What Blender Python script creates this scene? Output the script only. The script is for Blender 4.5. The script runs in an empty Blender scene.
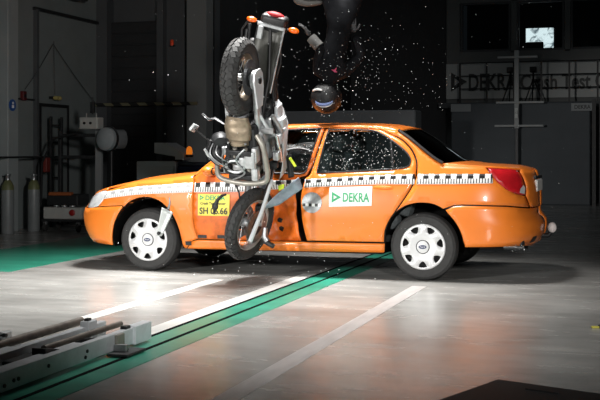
import bpy, bmesh, math, random
from mathutils import Vector, Matrix, Quaternion
from mathutils.geometry import delaunay_2d_cdt
random.seed(7)
PI = math.pi
scene = bpy.context.scene
COL = scene.collection

# ---------------------------------------------------------------- camera
cam_d = bpy.data.cameras.new('camera'); cam = bpy.data.objects.new('camera', cam_d); COL.objects.link(cam)
cam_d.sensor_width = 36.0; cam_d.lens = 1094.0 / 600 * 36; cam_d.shift_y = -0.08
cam_d.clip_start = 0.05; cam_d.clip_end = 200
cam.location = (0, 0, 1.155); cam.rotation_euler = (PI / 2, 0, math.radians(17.7))
scene.camera = cam
# ---------------------------------------------------------------- world, lamps, exposure
w = bpy.data.worlds.new('hall_air'); scene.world = w; w.use_nodes = True
w.node_tree.nodes['Background'].inputs[0].default_value = (.75, .85, 1, 1)
w.node_tree.nodes['Background'].inputs[1].default_value = .006
vs = scene.view_settings
vs.view_transform = 'Standard'; vs.look = 'None'; vs.exposure = 0.0; vs.gamma = 1.0; vs.use_curve_mapping = False

def lamp(name, kind, loc, target, energy, color=(1, 1, 1), **kw):
    d = bpy.data.lights.new(name, kind); d.energy = energy; d.color = color
    for k, v in kw.items(): setattr(d, k, v)
    o = bpy.data.objects.new(name, d); COL.objects.link(o); o.location = loc
    o.rotation_euler = (Vector(target) - Vector(loc)).to_track_quat('-Z', 'Y').to_euler()
    return o
lamp('hall_lamp_bank', 'AREA', (-3.6, 9.9, 5.8), (-3.7, 9.0, 0), 200, (1, .98, .95), shape='RECTANGLE', size=2.0, size_y=1.2, spread=math.radians(70))
lamp('flood_lamp_front', 'SPOT', (-6.3, 1.4, 2.3), (-3.6, 9.6, .75), 2150, (1, .98, .95), spot_size=math.radians(33), spot_blend=.5, shadow_soft_size=.35)
lamp('flood_lamp_camera', 'SPOT', (1.7, .8, 2.6), (-2.8, 9.0, 1.05), 1700, (1, .98, .95), spot_size=math.radians(43), spot_blend=.7, shadow_soft_size=.35)
lamp('hall_lamp_rear', 'AREA', (-4.5, 19.5, 7.5), (-4.5, 20, 0), 22, (.9, .97, 1), shape='RECTANGLE', size=5, size_y=3)

# ================================================================ materials
MATS = {}
def mat(name, col, rough=.5, metal=0., var=0., scale=8., bump=0., spec=.5, stretch=None, coat=0., emit=None, estr=0.):
    if name in MATS: return MATS[name]
    m = bpy.data.materials.new(name); m.use_nodes = True; nt = m.node_tree; b = nt.nodes['Principled BSDF']
    b.inputs['Base Color'].default_value = (*col, 1); b.inputs['Roughness'].default_value = rough
    b.inputs['Metallic'].default_value = metal; b.inputs['Specular IOR Level'].default_value = spec
    b.inputs['Coat Weight'].default_value = coat; b.inputs['Coat Roughness'].default_value = .08
    if emit: b.inputs['Emission Color'].default_value = (*emit, 1); b.inputs['Emission Strength'].default_value = estr
    if var or bump:
        tc = nt.nodes.new('ShaderNodeTexCoord'); mp = nt.nodes.new('ShaderNodeMapping'); n = nt.nodes.new('ShaderNodeTexNoise')
        if stretch: mp.inputs['Scale'].default_value = stretch
        nt.links.new(tc.outputs['Object'], mp.inputs[0]); nt.links.new(mp.outputs[0], n.inputs[0])
        n.inputs['Scale'].default_value = scale; n.inputs['Detail'].default_value = 6; n.inputs['Roughness'].default_value = .65
        if var:
            r = nt.nodes.new('ShaderNodeValToRGB')
            r.color_ramp.elements[0].position = .3; r.color_ramp.elements[1].position = .7
            r.color_ramp.elements[0].color = (*[c * (1 - var) for c in col], 1)
            r.color_ramp.elements[1].color = (*[min(1, c * (1 + var)) for c in col], 1)
            nt.links.new(n.outputs['Fac'], r.inputs[0]); nt.links.new(r.outputs[0], b.inputs['Base Color'])
        if bump:
            bp = nt.nodes.new('ShaderNodeBump'); bp.inputs['Strength'].default_value = bump; bp.inputs['Distance'].default_value = .01
            nt.links.new(n.outputs['Fac'], bp.inputs['Height']); nt.links.new(bp.outputs[0], b.inputs['Normal'])
    MATS[name] = m; return m
def glass_mat(name, tint, refl=.09):
    m = bpy.data.materials.new(name); m.use_nodes = True; nt = m.node_tree
    nt.nodes.remove(nt.nodes['Principled BSDF']); out = nt.nodes['Material Output']
    t = nt.nodes.new('ShaderNodeBsdfTransparent'); t.inputs[0].default_value = (*tint, 1)
    g = nt.nodes.new('ShaderNodeBsdfGlossy'); g.inputs['Roughness'].default_value = .03
    lw = nt.nodes.new('ShaderNodeFresnel'); lw.inputs['IOR'].default_value = 1.5
    mx = nt.nodes.new('ShaderNodeMixShader')
    nt.links.new(lw.outputs[0], mx.inputs[0]); nt.links.new(t.outputs[0], mx.inputs[1]); nt.links.new(g.outputs[0], mx.inputs[2])
    nt.links.new(mx.outputs[0], out.inputs[0]); MATS[name] = m; return m

ORANGE = mat('orange_paint', (.88, .225, .026), .33, 0, .05, 3, coat=.5)
DENTED = mat('scuffed_orange_paint', (.74, .15, .012), .42, 0, .28, 9, .25)
BLACK = mat('black_plastic', (.012, .012, .013), .5)
RUBBER = mat('tyre_rubber', (.032, .032, .032), .75, 0, .25, 30, .2)
CARBLACK = mat('car_interior_dark', (.018, .02, .022), .85, 0, .2, 20)
SEATFAB = mat('seat_fabric', (.12, .135, .14), .9, 0, .3, 40)
SILVER = mat('wheel_silver', (.72, .73, .74), .38, .25, .04, 5)
CHROME = mat('chrome', (.75, .76, .78), .18, 1.)
STEEL = mat('bare_steel', (.42, .43, .44), .38, .9, .2, 14)
ALU = mat('cast_aluminium', (.55, .57, .58), .42, .6, .18, 22, .15)
DARKMETAL = mat('dark_metal', (.035, .036, .038), .45, .5, .3, 18)
TAN = mat('tan_scorched_metal', (.30, .24, .17), .5, .5, .3, 16, .15)
TUBEGREY = mat('guard_tube_grey', (.36, .34, .30), .42, .5, .2, 12)
WHITEPAINT = mat('white_paint', (.8, .8, .78), .5, 0, .08, 6)
PLASTWHITE = mat('silver_fairing', (.66, .69, .71), .35, .1, .08, 5)
BLUEGREY = mat('blue_grey_fairing', (.25, .29, .34), .35, .2, .35, 9)
REDLENS = mat('red_lens', (.50, .010, .016), .3, 0, .25, 10, coat=.25)
CLEARLENS = mat('clear_lens', (.78, .80, .82), .12, .15, .1, 25, coat=.6)
GREYLENS = mat('grey_lens', (.55, .55, .56), .2, 0, .1, 12, coat=.5)
AMBER = mat('amber_lens', (.92, .13, .004), .25, 0, .12, 30, coat=.4)
YELLOW = mat('yellow_placard', (.86, .74, .09), .5, 0, .03, 4)
WHITECARD = mat('white_placard', (.86, .87, .86), .5, 0, .02, 4)
GREENINK = mat('green_ink', (.02, .36, .14), .5)
BLACKINK = mat('black_ink', (.012, .014, .013), .5)
NEON = mat('neon_yellow', (.7, .85, .05), .5)
GLASS = glass_mat('tinted_glass', (.58, .66, .65))
GLASSD = glass_mat('dark_tinted_glass', (.12, .15, .16))
PANE = glass_mat('window_pane', (.8, .85, .85))

# ================================================================ mesh helpers
class MB:
    def __init__(self): self.v = []; self.f = []; self.m = []; self.s = []; self.uv = None
    def add(self, vf, mi=0, smooth=False, M=None):
        v, f = vf; o = len(self.v)
        for p in v: self.v.append(tuple(M @ Vector(p)) if M is not None else tuple(p))
        for q in f: self.f.append(tuple(i + o for i in q)); self.m.append(mi); self.s.append(smooth)
        return self
    def build(self, name, mats, parent=None, sharp=40, loc=None):
        me = bpy.data.meshes.new(name); me.from_pydata(self.v, [], self.f)
        if not isinstance(mats, (list, tuple)): mats = [mats]
        for m in mats: me.materials.append(m)
        me.polygons.foreach_set('material_index', self.m); me.polygons.foreach_set('use_smooth', self.s)
        me.update()
        if any(self.s): me.set_sharp_from_angle(angle=math.radians(sharp))
        o = bpy.data.objects.new(name, me); COL.objects.link(o)
        if parent: o.parent = parent
        if loc: o.location = loc
        return o
def box(c, s, b=0., seg=1):
    bm = bmesh.new(); bmesh.ops.create_cube(bm, size=1)
    for v in bm.verts: v.co = Vector((v.co.x * s[0], v.co.y * s[1], v.co.z * s[2]))
    if b: bmesh.ops.bevel(bm, geom=bm.edges[:], offset=b, segments=seg, affect='EDGES', profile=.5)
    bm.verts.index_update()
    r = ([tuple(v.co + Vector(c)) for v in bm.verts], [tuple(v.index for v in f.verts) for f in bm.faces]); bm.free(); return r
def frame_of(d):
    d = d.normalized(); a = Vector((0, 0, 1)) if abs(d.z) < .9 else Vector((1, 0, 0))
    x = d.cross(a).normalized(); return x, d.cross(x).normalized()
def tube(path, r, n=10, cap=True, closed=False):
    P_ = [Vector(p) for p in path]; N = len(P_); rr = r if isinstance(r, (list, tuple)) else [r] * N
    V = []; F = []; x = None
    for i in range(N):
        a = P_[(i - 1) % N] if closed or i else P_[0]; b = P_[(i + 1) % N] if closed or i < N - 1 else P_[-1]
        d = (b - a).normalized()
        if x is None: x, y = frame_of(d)
        else:
            x = (x - d * x.dot(d)).normalized(); y = d.cross(x)
        for k in range(n):
            t = 2 * PI * k / n; V.append(tuple(P_[i] + (x * math.cos(t) + y * math.sin(t)) * rr[i]))
    for i in range(N if closed else N - 1):
        j = (i + 1) % N
        for k in range(n): F.append((i * n + k, i * n + (k + 1) % n, j * n + (k + 1) % n, j * n + k))
    if cap and not closed:
        F.append(tuple(range(n))[::-1]); F.append(tuple((N - 1) * n + k for k in range(n)))
    return V, F
def lathe(prof, n=32, cap=False):
    """profile of (radius, height) spun about local z"""
    V = []; F = []; m = len(prof)
    for k in range(n):
        t = 2 * PI * k / n
        for r, h in prof: V.append((r * math.cos(t), r * math.sin(t), h))
    for k in range(n):
        j = (k + 1) % n
        for i in range(m - 1): F.append((k * m + i, j * m + i, j * m + i + 1, k * m + i + 1))
    if cap:
        F.append(tuple(k * m for k in range(n))[::-1]); F.append(tuple(k * m + m - 1 for k in range(n)))
    return V, F
def prism(poly, z0, z1):
    n = len(poly); V = [(x, y, z0) for x, y in poly] + [(x, y, z1) for x, y in poly]
    F = [tuple(range(n))[::-1], tuple(range(n, 2 * n))] + [(i, (i + 1) % n, n + (i + 1) % n, n + i) for i in range(n)]
    return V, F
def ball(c, r, n=16, m=10):
    r = r if isinstance(r, (list, tuple)) else (r, r, r); V = []; F = []
    V.append((c[0], c[1], c[2] - r[2]))
    for i in range(1, m):
        p = -PI / 2 + PI * i / m
        for k in range(n):
            t = 2 * PI * k / n; V.append((c[0] + r[0] * math.cos(p) * math.cos(t), c[1] + r[1] * math.cos(p) * math.sin(t), c[2] + r[2] * math.sin(p)))
    V.append((c[0], c[1], c[2] + r[2])); T = len(V) - 1
    for k in range(n):
        F.append((0, 1 + (k + 1) % n, 1 + k)); F.append((T, T - n + k, T - n + (k + 1) % n))
        for i in range(m - 2): a = 1 + i * n; F.append((a + k, a + (k + 1) % n, a + n + (k + 1) % n, a + n + k))
    return V, F
def axisM(o, z, x=None):
    """matrix taking local z to direction z, at point o"""
    z = Vector(z).normalized(); x0, y0 = frame_of(z)
    if x is not None:
        x0 = Vector(x); x0 = (x0 - z * x0.dot(z)).normalized(); y0 = z.cross(x0)
    else: x0, y0 = x0, z.cross(x0)
    return Matrix(((x0.x, y0.x, z.x, o[0]), (x0.y, y0.y, z.y, o[1]), (x0.z, y0.z, z.z, o[2]), (0, 0, 0, 1)))
def text_vf(body, size, extrude=.0, bold=.022, width=None):
    cu = bpy.data.curves.new('txt', 'FONT'); cu.body = body; cu.size = size; cu.extrude = extrude; cu.resolution_u = 3; cu.offset = size * bold
    o = bpy.data.objects.new('txt', cu); COL.objects.link(o)
    dg = bpy.context.evaluated_depsgraph_get(); dg.update()
    me = bpy.data.meshes.new_from_object(o.evaluated_get(dg))
    v = [tuple(p.co) for p in me.vertices]; f = [tuple(p.vertices) for p in me.polygons]
    bpy.data.objects.remove(o); bpy.data.meshes.remove(me); bpy.data.curves.remove(cu)
    x0 = min(p[0] for p in v); x1 = max(p[0] for p in v); k = (width / (x1 - x0)) if width else 1
    v = [((p[0] - x0) * k, p[1], p[2]) for p in v]
    return v, f
def thing(name, label, cat, loc=(0, 0, 0), group=None):
    o = bpy.data.objects.new(name, None); COL.objects.link(o); o.location = loc; o.empty_display_size = .1
    return tag(o, label, cat, group)
def tag(o, label, cat, group=None, kind=None):
    o['label'] = label; o['category'] = cat
    if group: o['group'] = group
    if kind: o['kind'] = kind
    return o
def struct(o): o['kind'] = 'structure'; return o
def bx(name, x0, x1, y0, y1, z0, z1, m, parent=None, b=0.):
    return MB().add(box(((x0 + x1) / 2, (y0 + y1) / 2, (z0 + z1) / 2), (x1 - x0, y1 - y0, z1 - z0), b)).build(name, m, parent)
def child(o, p, label=None):
    o.parent = p
    if label: o['label'] = label
    return o

# ================================================================ the hall
def floor_mat():
    m = bpy.data.materials.new('sealed_concrete'); m.use_nodes = True; nt = m.node_tree; b = nt.nodes['Principled BSDF']
    tc = nt.nodes.new('ShaderNodeTexCoord')
    def noise(sc, stretch, det=5):
        mp = nt.nodes.new('ShaderNodeMapping'); mp.inputs['Scale'].default_value = stretch
        n = nt.nodes.new('ShaderNodeTexNoise'); n.inputs['Scale'].default_value = sc; n.inputs['Detail'].default_value = det; n.inputs['Roughness'].default_value = .6
        nt.links.new(tc.outputs['Object'], mp.inputs[0]); nt.links.new(mp.outputs[0], n.inputs[0]); return n
    a = noise(1.1, (1, 1, 1), 8); d = noise(3.2, (.45, 1.5, 1), 6); e = noise(60, (1, 1, 1), 3)
    r = nt.nodes.new('ShaderNodeValToRGB'); r.color_ramp.elements[0].position = .32; r.color_ramp.elements[1].position = .7
    r.color_ramp.elements[0].color = (.245, .243, .23, 1); r.color_ramp.elements[1].color = (.495, .49, .47, 1)
    mx = nt.nodes.new('ShaderNodeMix'); mx.data_type = 'FLOAT'; mx.inputs[0].default_value = .38
    nt.links.new(a.outputs['Fac'], mx.inputs[2]); nt.links.new(d.outputs['Fac'], mx.inputs[3])
    nt.links.new(mx.outputs[0], r.inputs[0]); nt.links.new(r.outputs[0], b.inputs['Base Color'])
    rr = nt.nodes.new('ShaderNodeMapRange'); rr.inputs[3].default_value = .14; rr.inputs[4].default_value = .36
    nt.links.new(d.outputs['Fac'], rr.inputs[0]); nt.links.new(rr.outputs[0], b.inputs['Roughness'])
    bp = nt.nodes.new('ShaderNodeBump'); bp.inputs['Strength'].default_value = .12; bp.inputs['Distance'].default_value = .004
    nt.links.new(e.outputs['Fac'], bp.inputs['Height']); nt.links.new(bp.outputs[0], b.inputs['Normal'])
    b.inputs['Specular IOR Level'].default_value = .5
    return m
CONC = floor_mat()
GREENFLOOR = mat('green_floor_coating', (.035, .30, .20), .3, 0, .25, 3, .05, stretch=(.5, 1.5, 1))
WHITELINE = mat('white_floor_line', (.66, .66, .64), .45, 0, .12, 7, stretch=(1, .4, 1))
WORNLINE = mat('worn_white_line', (.47, .45, .44), .45, 0, .22, 6, stretch=(2.5, .5, 1))
SLOT = mat('rail_slot_black', (.004, .004, .004), .9, spec=.05)
WALLG = mat('grey_wall_paint', (.20, .225, .225), .7, 0, .08, 2)
WALLD = mat('dark_wall_panel', (.07, .075, .08), .7, 0, .1, 2)
BLKWALL = mat('black_shutter', (.02, .021, .023), .7, 0, .15, 4)
PILLAR = mat('pale_pillar_paint', (.30, .33, .335), .6, 0, .06, 3)
BLOCKG = mat('barrier_grey', (.085, .098, .11), .65, 0, .08, 2)

fl = struct(bx('floor', -12, 9, -3, 30, -.2, 0, CONC))
def stripe(name, x0, x1, y0, y1, m, h=.002): return bx(name, x0, x1, y0, y1, -.05, h, m, fl)
stripe('painted_stripe', -3.125, -2.985, 3.0, 9.9, WHITELINE, .0022)
stripe('painted_stripe', -1.945, -1.82, 2.5, 9.27, WORNLINE)
stripe('painted_stripe', -3.79, -3.66, 5.5, 9.2, WHITELINE)
stripe('painted_stripe', -2.985, -2.63, 2.0, 26, GREENFLOOR)
stripe('painted_stripe', -7.31, -5.87, 9.18, 17, GREENFLOOR)
stripe('rail_slot', -2.985, -2.955, 2.0, 26, SLOT, .004)
stripe('rail_slot', -2.815, -2.785, 2.0, 26, SLOT, .004)
struct(bx('ceiling', -12, 9, -3, 30, 8.6, 8.8, BLKWALL))
wl = struct(bx('wall_left', -9.3, -9.0, 1, 17.2, 0, 8.6, WALLG))
wb = struct(bx('wall_back', -9.3, -6.95, 17.0, 17.3, 0, 8.6, WALLD))
struct(bx('trim_12', -6.95, -4.62, 25.9, 26.0, 0, 8.6, BLKWALL))
struct(bx('wall_bay', -7.2, -6.95, 17.3, 26.0, 0, 8.6, BLKWALL))
MB_w = MB()
for x0, x1, z0, z1 in [(-7.2, -4.3, 0, 8.6), (-4.3, 9, 0, 3.53), (-4.3, 9, 4.7, 8.6), (-3.09, -2.96, 3.5, 4.72), (-1.86, -1.74, 3.5, 4.72), (-.5, 9, 3.5, 4.72)]:
    MB_w.add(box(((x0 + x1) / 2, 26.15, (z0 + z1) / 2), (x1 - x0, .3, z1 - z0)))
wf = struct(MB_w.build('wall_far', mat('far_wall_paint', (.15, .158, .155), .7, 0, .08, 2)))
# left wall: pipe ledge, door, lintel beam, trims
struct(bx('trim_1', -9.0, -8.95, 14.72, 16.9, 3.33, 3.38, DARKMETAL))
struct(bx('trim_2', -9.0, -8.93, 14.74, 14.80, 0, 3.35, WALLD))
struct(bx('trim_3', -9.0, -8.75, 13.9, 16.0, 3.62, 3.8, DARKMETAL))
d1 = struct(bx('door_1', -9.0, -8.95, 14.87, 15.67, 0, 1.86, mat('grey_steel_door', (.16, .18, .18), .55, 0, .08, 3)))
for a in [(14.83, 14.87, 0, 1.91), (15.67, 15.71, 0, 1.91), (14.87, 15.67, 1.86, 1.91)]:
    bx('door_frame', -9.0, -8.93, a[0], a[1], a[2], a[3], BLACK, d1)
MB().add(tube([(-8.92, 15.58, .98), (-8.90, 15.58, .98), (-8.90, 15.47, .98)], .012, 8)).build('door_handle', STEEL, d1)
struct(bx('trim_4', -9.0, -8.97, 14.3, 14.85, 1.94, 1.965, DARKMETAL))
struct(bx('trim_5', -9.02, -8.8, 16.75, 17.0, 0, 8.6, WALLD))
# back-left: black shutter of horizontal slats between posts
sh = struct(bx('door_2', -8.9, -7.92, 16.93, 17.0, 0, 3.38, BLKWALL))
for i in range(17):
    bx('slat', -8.9, -7.93, 16.915, 16.935, .02 + i * .198, .20 + i * .198, BLKWALL, sh, .006)
struct(bx('trim_6', -7.92, -7.80, 16.85, 17.0, 0, 8.6, WALLD))
struct(bx('trim_7', -7.30, -6.95, 16.7, 17.05, 0, 8.6, mat('grey_column_paint', (.17, .18, .18), .7)))
# pillar at the very left with round blue sign
p = tag(bx('steel_pillar', -8.95, -8.75, 13.66, 13.93, 0, 8.6, PILLAR, None, .008), 'pale grey steel pillar with the round blue sign at left edge', 'pillar')
p2 = tag(bx('steel_pillar', -8.95, -8.78, 13.36, 13.50, 0, 8.6, mat('shaded_pillar_paint', (.26, .29, .29), .6), None, .008), 'narrow grey pillar cut by the left edge of the frame', 'pillar')  # darker copy of the pillar paint, shade put into its colour

BLUE = mat('sign_blue', (.015, .09, .35), .4)
sg = thing('round_sign', 'round blue safety sign with white pictogram on the pale pillar', 'sign', (-8.74, 13.76, 1.83))
Mx = axisM((0, 0, 0), (1, 0, 0))
MB().add(lathe([(0, -.006), (.085, -.006), (.085, .004), (0, .004)], 28), 0, False, Mx).build('disc', BLUE, sg)
MB().add(ball((.008, 0, .03), (.004, .02, .022), 10, 6)).add(box((.008, 0, -.02), (.005, .055, .045), .002)).add(box((.009, 0, .033), (.004, .05, .01))).build('pictogram', WHITECARD, sg)
ab = thing('alarm_box', 'small dark red alarm box on the wall beside the pillar', 'alarm', (-8.97, 14.42, 2.0))
MB().add(box((0, 0, 0), (.06, .10, .14), .008)).build('case', mat('alarm_red', (.10, .006, .008), .5), ab)
MB().add(lathe([(0, 0), (.028, 0), (.024, .012), (0, .016)], 16), 0, True, axisM((.03, 0, 0), (1, 0, 0))).build('button', BLACK, ab)
el = thing('wall_lamp', 'small twin yellow lamp above the grey steel door', 'lamp', (-8.96, 15.3, 2.02))
bx('bracket', -.04, .02, -.1, .1, -.03, .01, BLACK, el)
for k in (-.05, .05):
    MB().add(lathe([(0, 0), (.03, .005), (.036, .05), (.02, .075), (0, .08)], 14), 0, True, axisM((.02, k, -.01), (1, 0, -.1))).build('lamp_head', mat('yellow_lamp_glass', (.42, .34, .12), .4), el)
# hanging cables on the left wall
for a, b_, lab in [((-8.94, 15.22, 2.85), (-8.93, 14.40, 2.10), 'thin dark cable slanting down to the alarm box on left wall'), ((-8.94, 15.24, 2.85), (-8.93, 16.6, 1.98), 'thin dark cable slanting down to the right on left wall'), ((-8.94, 15.25, 2.9), (-8.93, 15.27, 2.06), 'thin dark cable hanging straight above the twin yellow lamp')]:
    a = Vector(a); b_ = Vector(b_); pts = [a.lerp(b_, t / 6) - Vector((0, 0, .03 * math.sin(PI * t / 6))) for t in range(7)]
    tag(MB().add(tube(pts, .0045, 6), 0, True).build('wall_cable', DARKMETAL), lab, 'cable')
# hazard barrier tape
hz = bpy.data.materials.new('hazard_tape'); hz.use_nodes = True
nt = hz.node_tree; tc = nt.nodes.new('ShaderNodeTexCoord'); wv = nt.nodes.new('ShaderNodeTexWave'); wv.inputs['Scale'].default_value = 2.0; wv.wave_type = 'BANDS'; wv.bands_direction = 'DIAGONAL'
cr = nt.nodes.new('ShaderNodeValToRGB'); cr.color_ramp.interpolation = 'CONSTANT'; cr.color_ramp.elements[1].position = .5; cr.color_ramp.elements[0].color = (.01, .01, .01, 1); cr.color_ramp.elements[1].color = (.16, .15, .09, 1)
nt.links.new(tc.outputs['Object'], wv.inputs[0]); nt.links.new(wv.outputs[0], cr.inputs[0]); nt.links.new(cr.outputs[0], nt.nodes['Principled BSDF'].inputs['Base Color'])
tag(bx('barrier_bar', -8.99, -7.1, 16.66, 16.70, 1.93, 1.985, hz, None, .005), 'yellow and black striped barrier bar across the black shutter', 'barrier')
rl = thing('signal_lamp', 'small red signal lamp high on the dark back wall', 'lamp', (-7.67, 16.93, 3.0))
bx('bracket', -.03, .03, -.02, .07, -.06, -.04, BLACK, rl)
MB().add(lathe([(.03, -.05), (.03, .03), (.02, .05), (0, .055)], 16, ), 0, True).build('lens', mat('red_lamp_lens', (.5, .05, .02), .3, emit=(1, .12, .03), estr=.04), rl)
# gas cylinders
CYLG = mat('cylinder_grey', (.2, .215, .22), .45, .1, .1, 6); CYLY = mat('cylinder_shoulder_green', (.13, .14, .06), .5)
for x, y, h, lab in [(-8.62, 13.45, .80, 'wide grey gas cylinder cut off at the left edge below the pillar'), (-8.55, 14.02, .79, 'grey gas cylinder with yellow green shoulder right of the pillar')]:
    g = thing('gas_cylinder', lab, 'gas cylinder', (x, y, 0), 'gas cylinders by the pillar')
    MB().add(lathe([(0, 0), (.08, 0), (.088, .02), (.088, h - .18)], 24), 0, True).build('body', CYLG, g)
    MB().add(lathe([(.088, h - .18), (.082, h - .12), (.06, h - .07), (.035, h - .04), (0, h - .04)], 24), 0, True).build('shoulder', CYLY, g)
    MB().add(lathe([(.035, h - .05), (.035, h), (.02, h + .02), (.02, h + .04), (0, h + .04)], 14), 0, True).add(tube([(-.05, 0, h + .03), (.05, 0, h + .03)], .014, 8), 0, True).build('valve', STEEL, g)
# pipe rail above cylinders
wr = thing('wall_rail', 'thin horizontal pipe rail on the wall above the gas cylinders', 'rail', (-8.72, 13.4, 1.08))
MB().add(tube([(0, 0, 0), (0, 2.2, 0)], .014, 8), 0, True).build('pipe', DARKMETAL, wr)
for k in (.1, 1.1, 2.1): MB().add(tube([(0, k, 0), (-.27, k, 0)], .01, 6)).build('bracket', DARKMETAL, wr)
MB().add(box((.0, 1.25, -.12), (.08, .12, .22), .01)).build('hose_reel_box', mat('dull_red', (.16, .02, .015), .6), wr)

# ================================================================ equipment trolley (left, behind the car nose)
tr = thing('equipment_trolley', 'equipment trolley with tall mast and pale camera box left of the car nose', 'trolley', (-8.1, 14.1, 0))
PALE = mat('pale_equipment_paint', (.42, .42, .40), .5, 0, .06, 8)
MB().add(box((.02, .12, .27), (.62, .42, .17), .01)).build('base_case', PALE, tr)
MB().add(box((.02, .12, .165), (.66, .46, .04), .005)).build('deck', DARKMETAL, tr)
MB().add(lathe([(0, 0), (.045, 0), (.045, .02), (.03, .03), (0, .03)], 18), 0, True, axisM((.19, -.09, .28), (0, -1, 0))).build('red_knob', mat('knob_red', (.30, .01, .01), .4), tr)
for sx in (-.27, .27):
    for sy in (-.06, .32):
        cw = MB().add(lathe([(0, -.018), (.055, -.018), (.066, -.01), (.066, .01), (.055, .018), (0, .018)], 18), 0, True, axisM((sx, sy, .066), (1, 0, 0))).build('castor', RUBBER, tr)
        MB().add(box((sx, sy, .125), (.05, .05, .05), .004)).build('castor_fork', STEEL, cw)
MB().add(box((.0, .12, .46), (.5, .36, .16), .01)).build('equipment_box', DARKMETAL, tr)
MB().add(box((-.02, -.05, .55), (.36, .1, .05), .008)).build('orange_strap', mat('dull_orange', (.30, .08, .02), .6), tr)
for k in range(3):
    MB().add(lathe([(0, 0), (.045, 0), (.045, .15), (.03, .17), (0, .17)], 14), 0, True, Matrix.Translation((-.12 + k * .13, .0, .365))).build('canister', ALU, tr)
for sx, sy, ww, mm_ in [(-.22, .28, .05, DARKMETAL), (.42, .28, .10, mat('mast_grey', (.22, .23, .235), .5))]:
    MB().add(box((sx, sy, .82), (ww, .06, 1.3), .004)).build('mast', mm_, tr)
MB().add(box((.06, .28, 1.08), (.62, .05, .05), .004)).build('crossbar', DARKMETAL, tr)
MB().add(box((.06, .28, 1.40), (.62, .05, .05), .004)).build('crossbar', DARKMETAL, tr)
MB().add(tube([(-.5, .2, .35), (-.42, .1, 1.0), (-.2, .05, 1.35), (.2, .05, 1.43)], .018, 8), 0, True).build('cable', BLACK, tr)
MB().add(box((.42, .05, 1.57), (.29, .2, .17), .012)).add(box((.34, .05, 1.68), (.012, .012, .07))).add(box((.50, .05, 1.68), (.012, .012, .07))).build('camera_box', PALE, tr)
for k in (.36, .46): MB().add(lathe([(0, 0), (.02, 0), (.02, .012), (0, .012)], 14), 0, False, axisM((k, -.05, 1.57), (0, -1, 0))).build('lens_port', BLACK, tr)
MB().add(box((.40, .12, 1.80), (.06, .06, .16), .006)).add(tube([(.40, .12, 1.7), (.40, .12, 1.95)], .012, 8)).build('mast_head', DARKMETAL, tr)
dr = thing('drum_lamp', 'big pale frosted drum lamp behind the trolley mast', 'lamp', (-7.43, 14.15, 0))
MB().add(lathe([(0, -.10), (.12, -.10), (.165, -.07), (.175, 0), (.165, .07), (.12, .11), (0, .12)], 28), 0, True, axisM((.02, 0, 1.34), (-.25, -1, .05))).build('drum', mat('frosted_drum', (.32, .35, .37), .35, 0, .05, 5), dr)
MB().add(lathe([(.176, -.02), (.186, -.02), (.186, .02), (.176, .02)], 28), 0, True, axisM((.02, 0, 1.34), (-.25, -1, .05))).build('hoop', DARKMETAL, dr)
MB().add(lathe([(.10, 0), (.14, .02), (.14, .16), (.1, .18), (0, .18)], 22), 0, True, axisM((.07, .05, 1.34), (.6, .8, 0))).build('housing', mat('drum_housing', (.2, .21, .22), .4), dr)
MB().add(tube([(.05, .04, 0.05), (.05, .04, 1.18)], .022, 10), 0, True).build('stand', DARKMETAL, dr)
for k in range(3):
    t = k * 2.094 + .4; MB().add(tube([(.05, .04, .28), (.05 + .3 * math.cos(t), .04 + .3 * math.sin(t), .015)], .013, 8)).build('leg', DARKMETAL, dr)
hk = thing('stepladder', 'dark folded ladder leaning on the wall behind the trolley', 'ladder', (-8.75, 15.0, 0))
for k in (-.16, .16): MB().add(box((0, k, .85), (.03, .05, 1.7), .003)).build('side_rail', DARKMETAL, hk)
for k in range(6): MB().add(tube([(0, -.15, .22 + k * .27), (0, .15, .22 + k * .27)], .012, 6)).build('rung', DARKMETAL, hk)
# control cabinet with slanted top panel
cb = thing('control_cabinet', 'low grey cabinet with slanted panel behind the car bonnet', 'cabinet', (-6.8, 14.6, 0))
CABG = mat('cabinet_grey', (.58, .64, .67), .5, 0, .06, 5)
MB().add(box((0, .1, .51), (.62, .5, 1.02), .01)).build('body', CABG, cb)
MB().add(box((0, -.155, .5), (.56, .012, .9), .003)).build('door', CABG, cb)
sp = [(-.05, 1.14), (-.05, 1.29), (.12, 1.29), (.42, 1.13), (.42, 1.045), (.28, 1.045), (.28, 1.09)]
V, F = prism([(x, z) for x, z in sp], 0, .4)
MB().add(([(x, zz - .1, z) for x, z, zz in V], F)).build('slanted_panel', CABG, cb)
MB().add(box((.1, .1, 1.06), (.16, .2, .07), .008)).add(box((.24, .1, 1.065), (.08, .15, .09), .008)).build('instrument', BLACK, cb)
bc = thing('equipment_case', 'dark blue equipment case beside the grey control cabinet', 'case', (-6.26, 14.6, 0))
MB().add(box((0, .1, .49), (.42, .45, .94), .012)).build('body', mat('navy_case', (.015, .022, .07), .5), bc)
MB().add(box((0, .1, .985), (.42, .45, .05), .01)).build('lid', mat('navy_lid', (.06, .07, .09), .5), bc)
bn = thing('warning_beacon', 'amber warning beacon on a thin stalk above the blue case', 'beacon', (-6.29, 14.48, 1.01))
MB().add(tube([(0, 0, 0), (0, 0, .08)], .007, 8)).build('stalk', STEEL, bn)
MB().add(lathe([(0, .07), (.055, .07), (.06, .1), (.045, .11)], 18), 0, True).build('base', BLACK, bn)
MB().add(lathe([(.044, .10), (.046, .16), (.036, .205), (.015, .225), (0, .228)], 20), 0, True).build('lens', mat('amber_beacon_lens', (.9, .22, .01), .3, emit=(1, .25, .02), estr=.55), bn)

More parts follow.
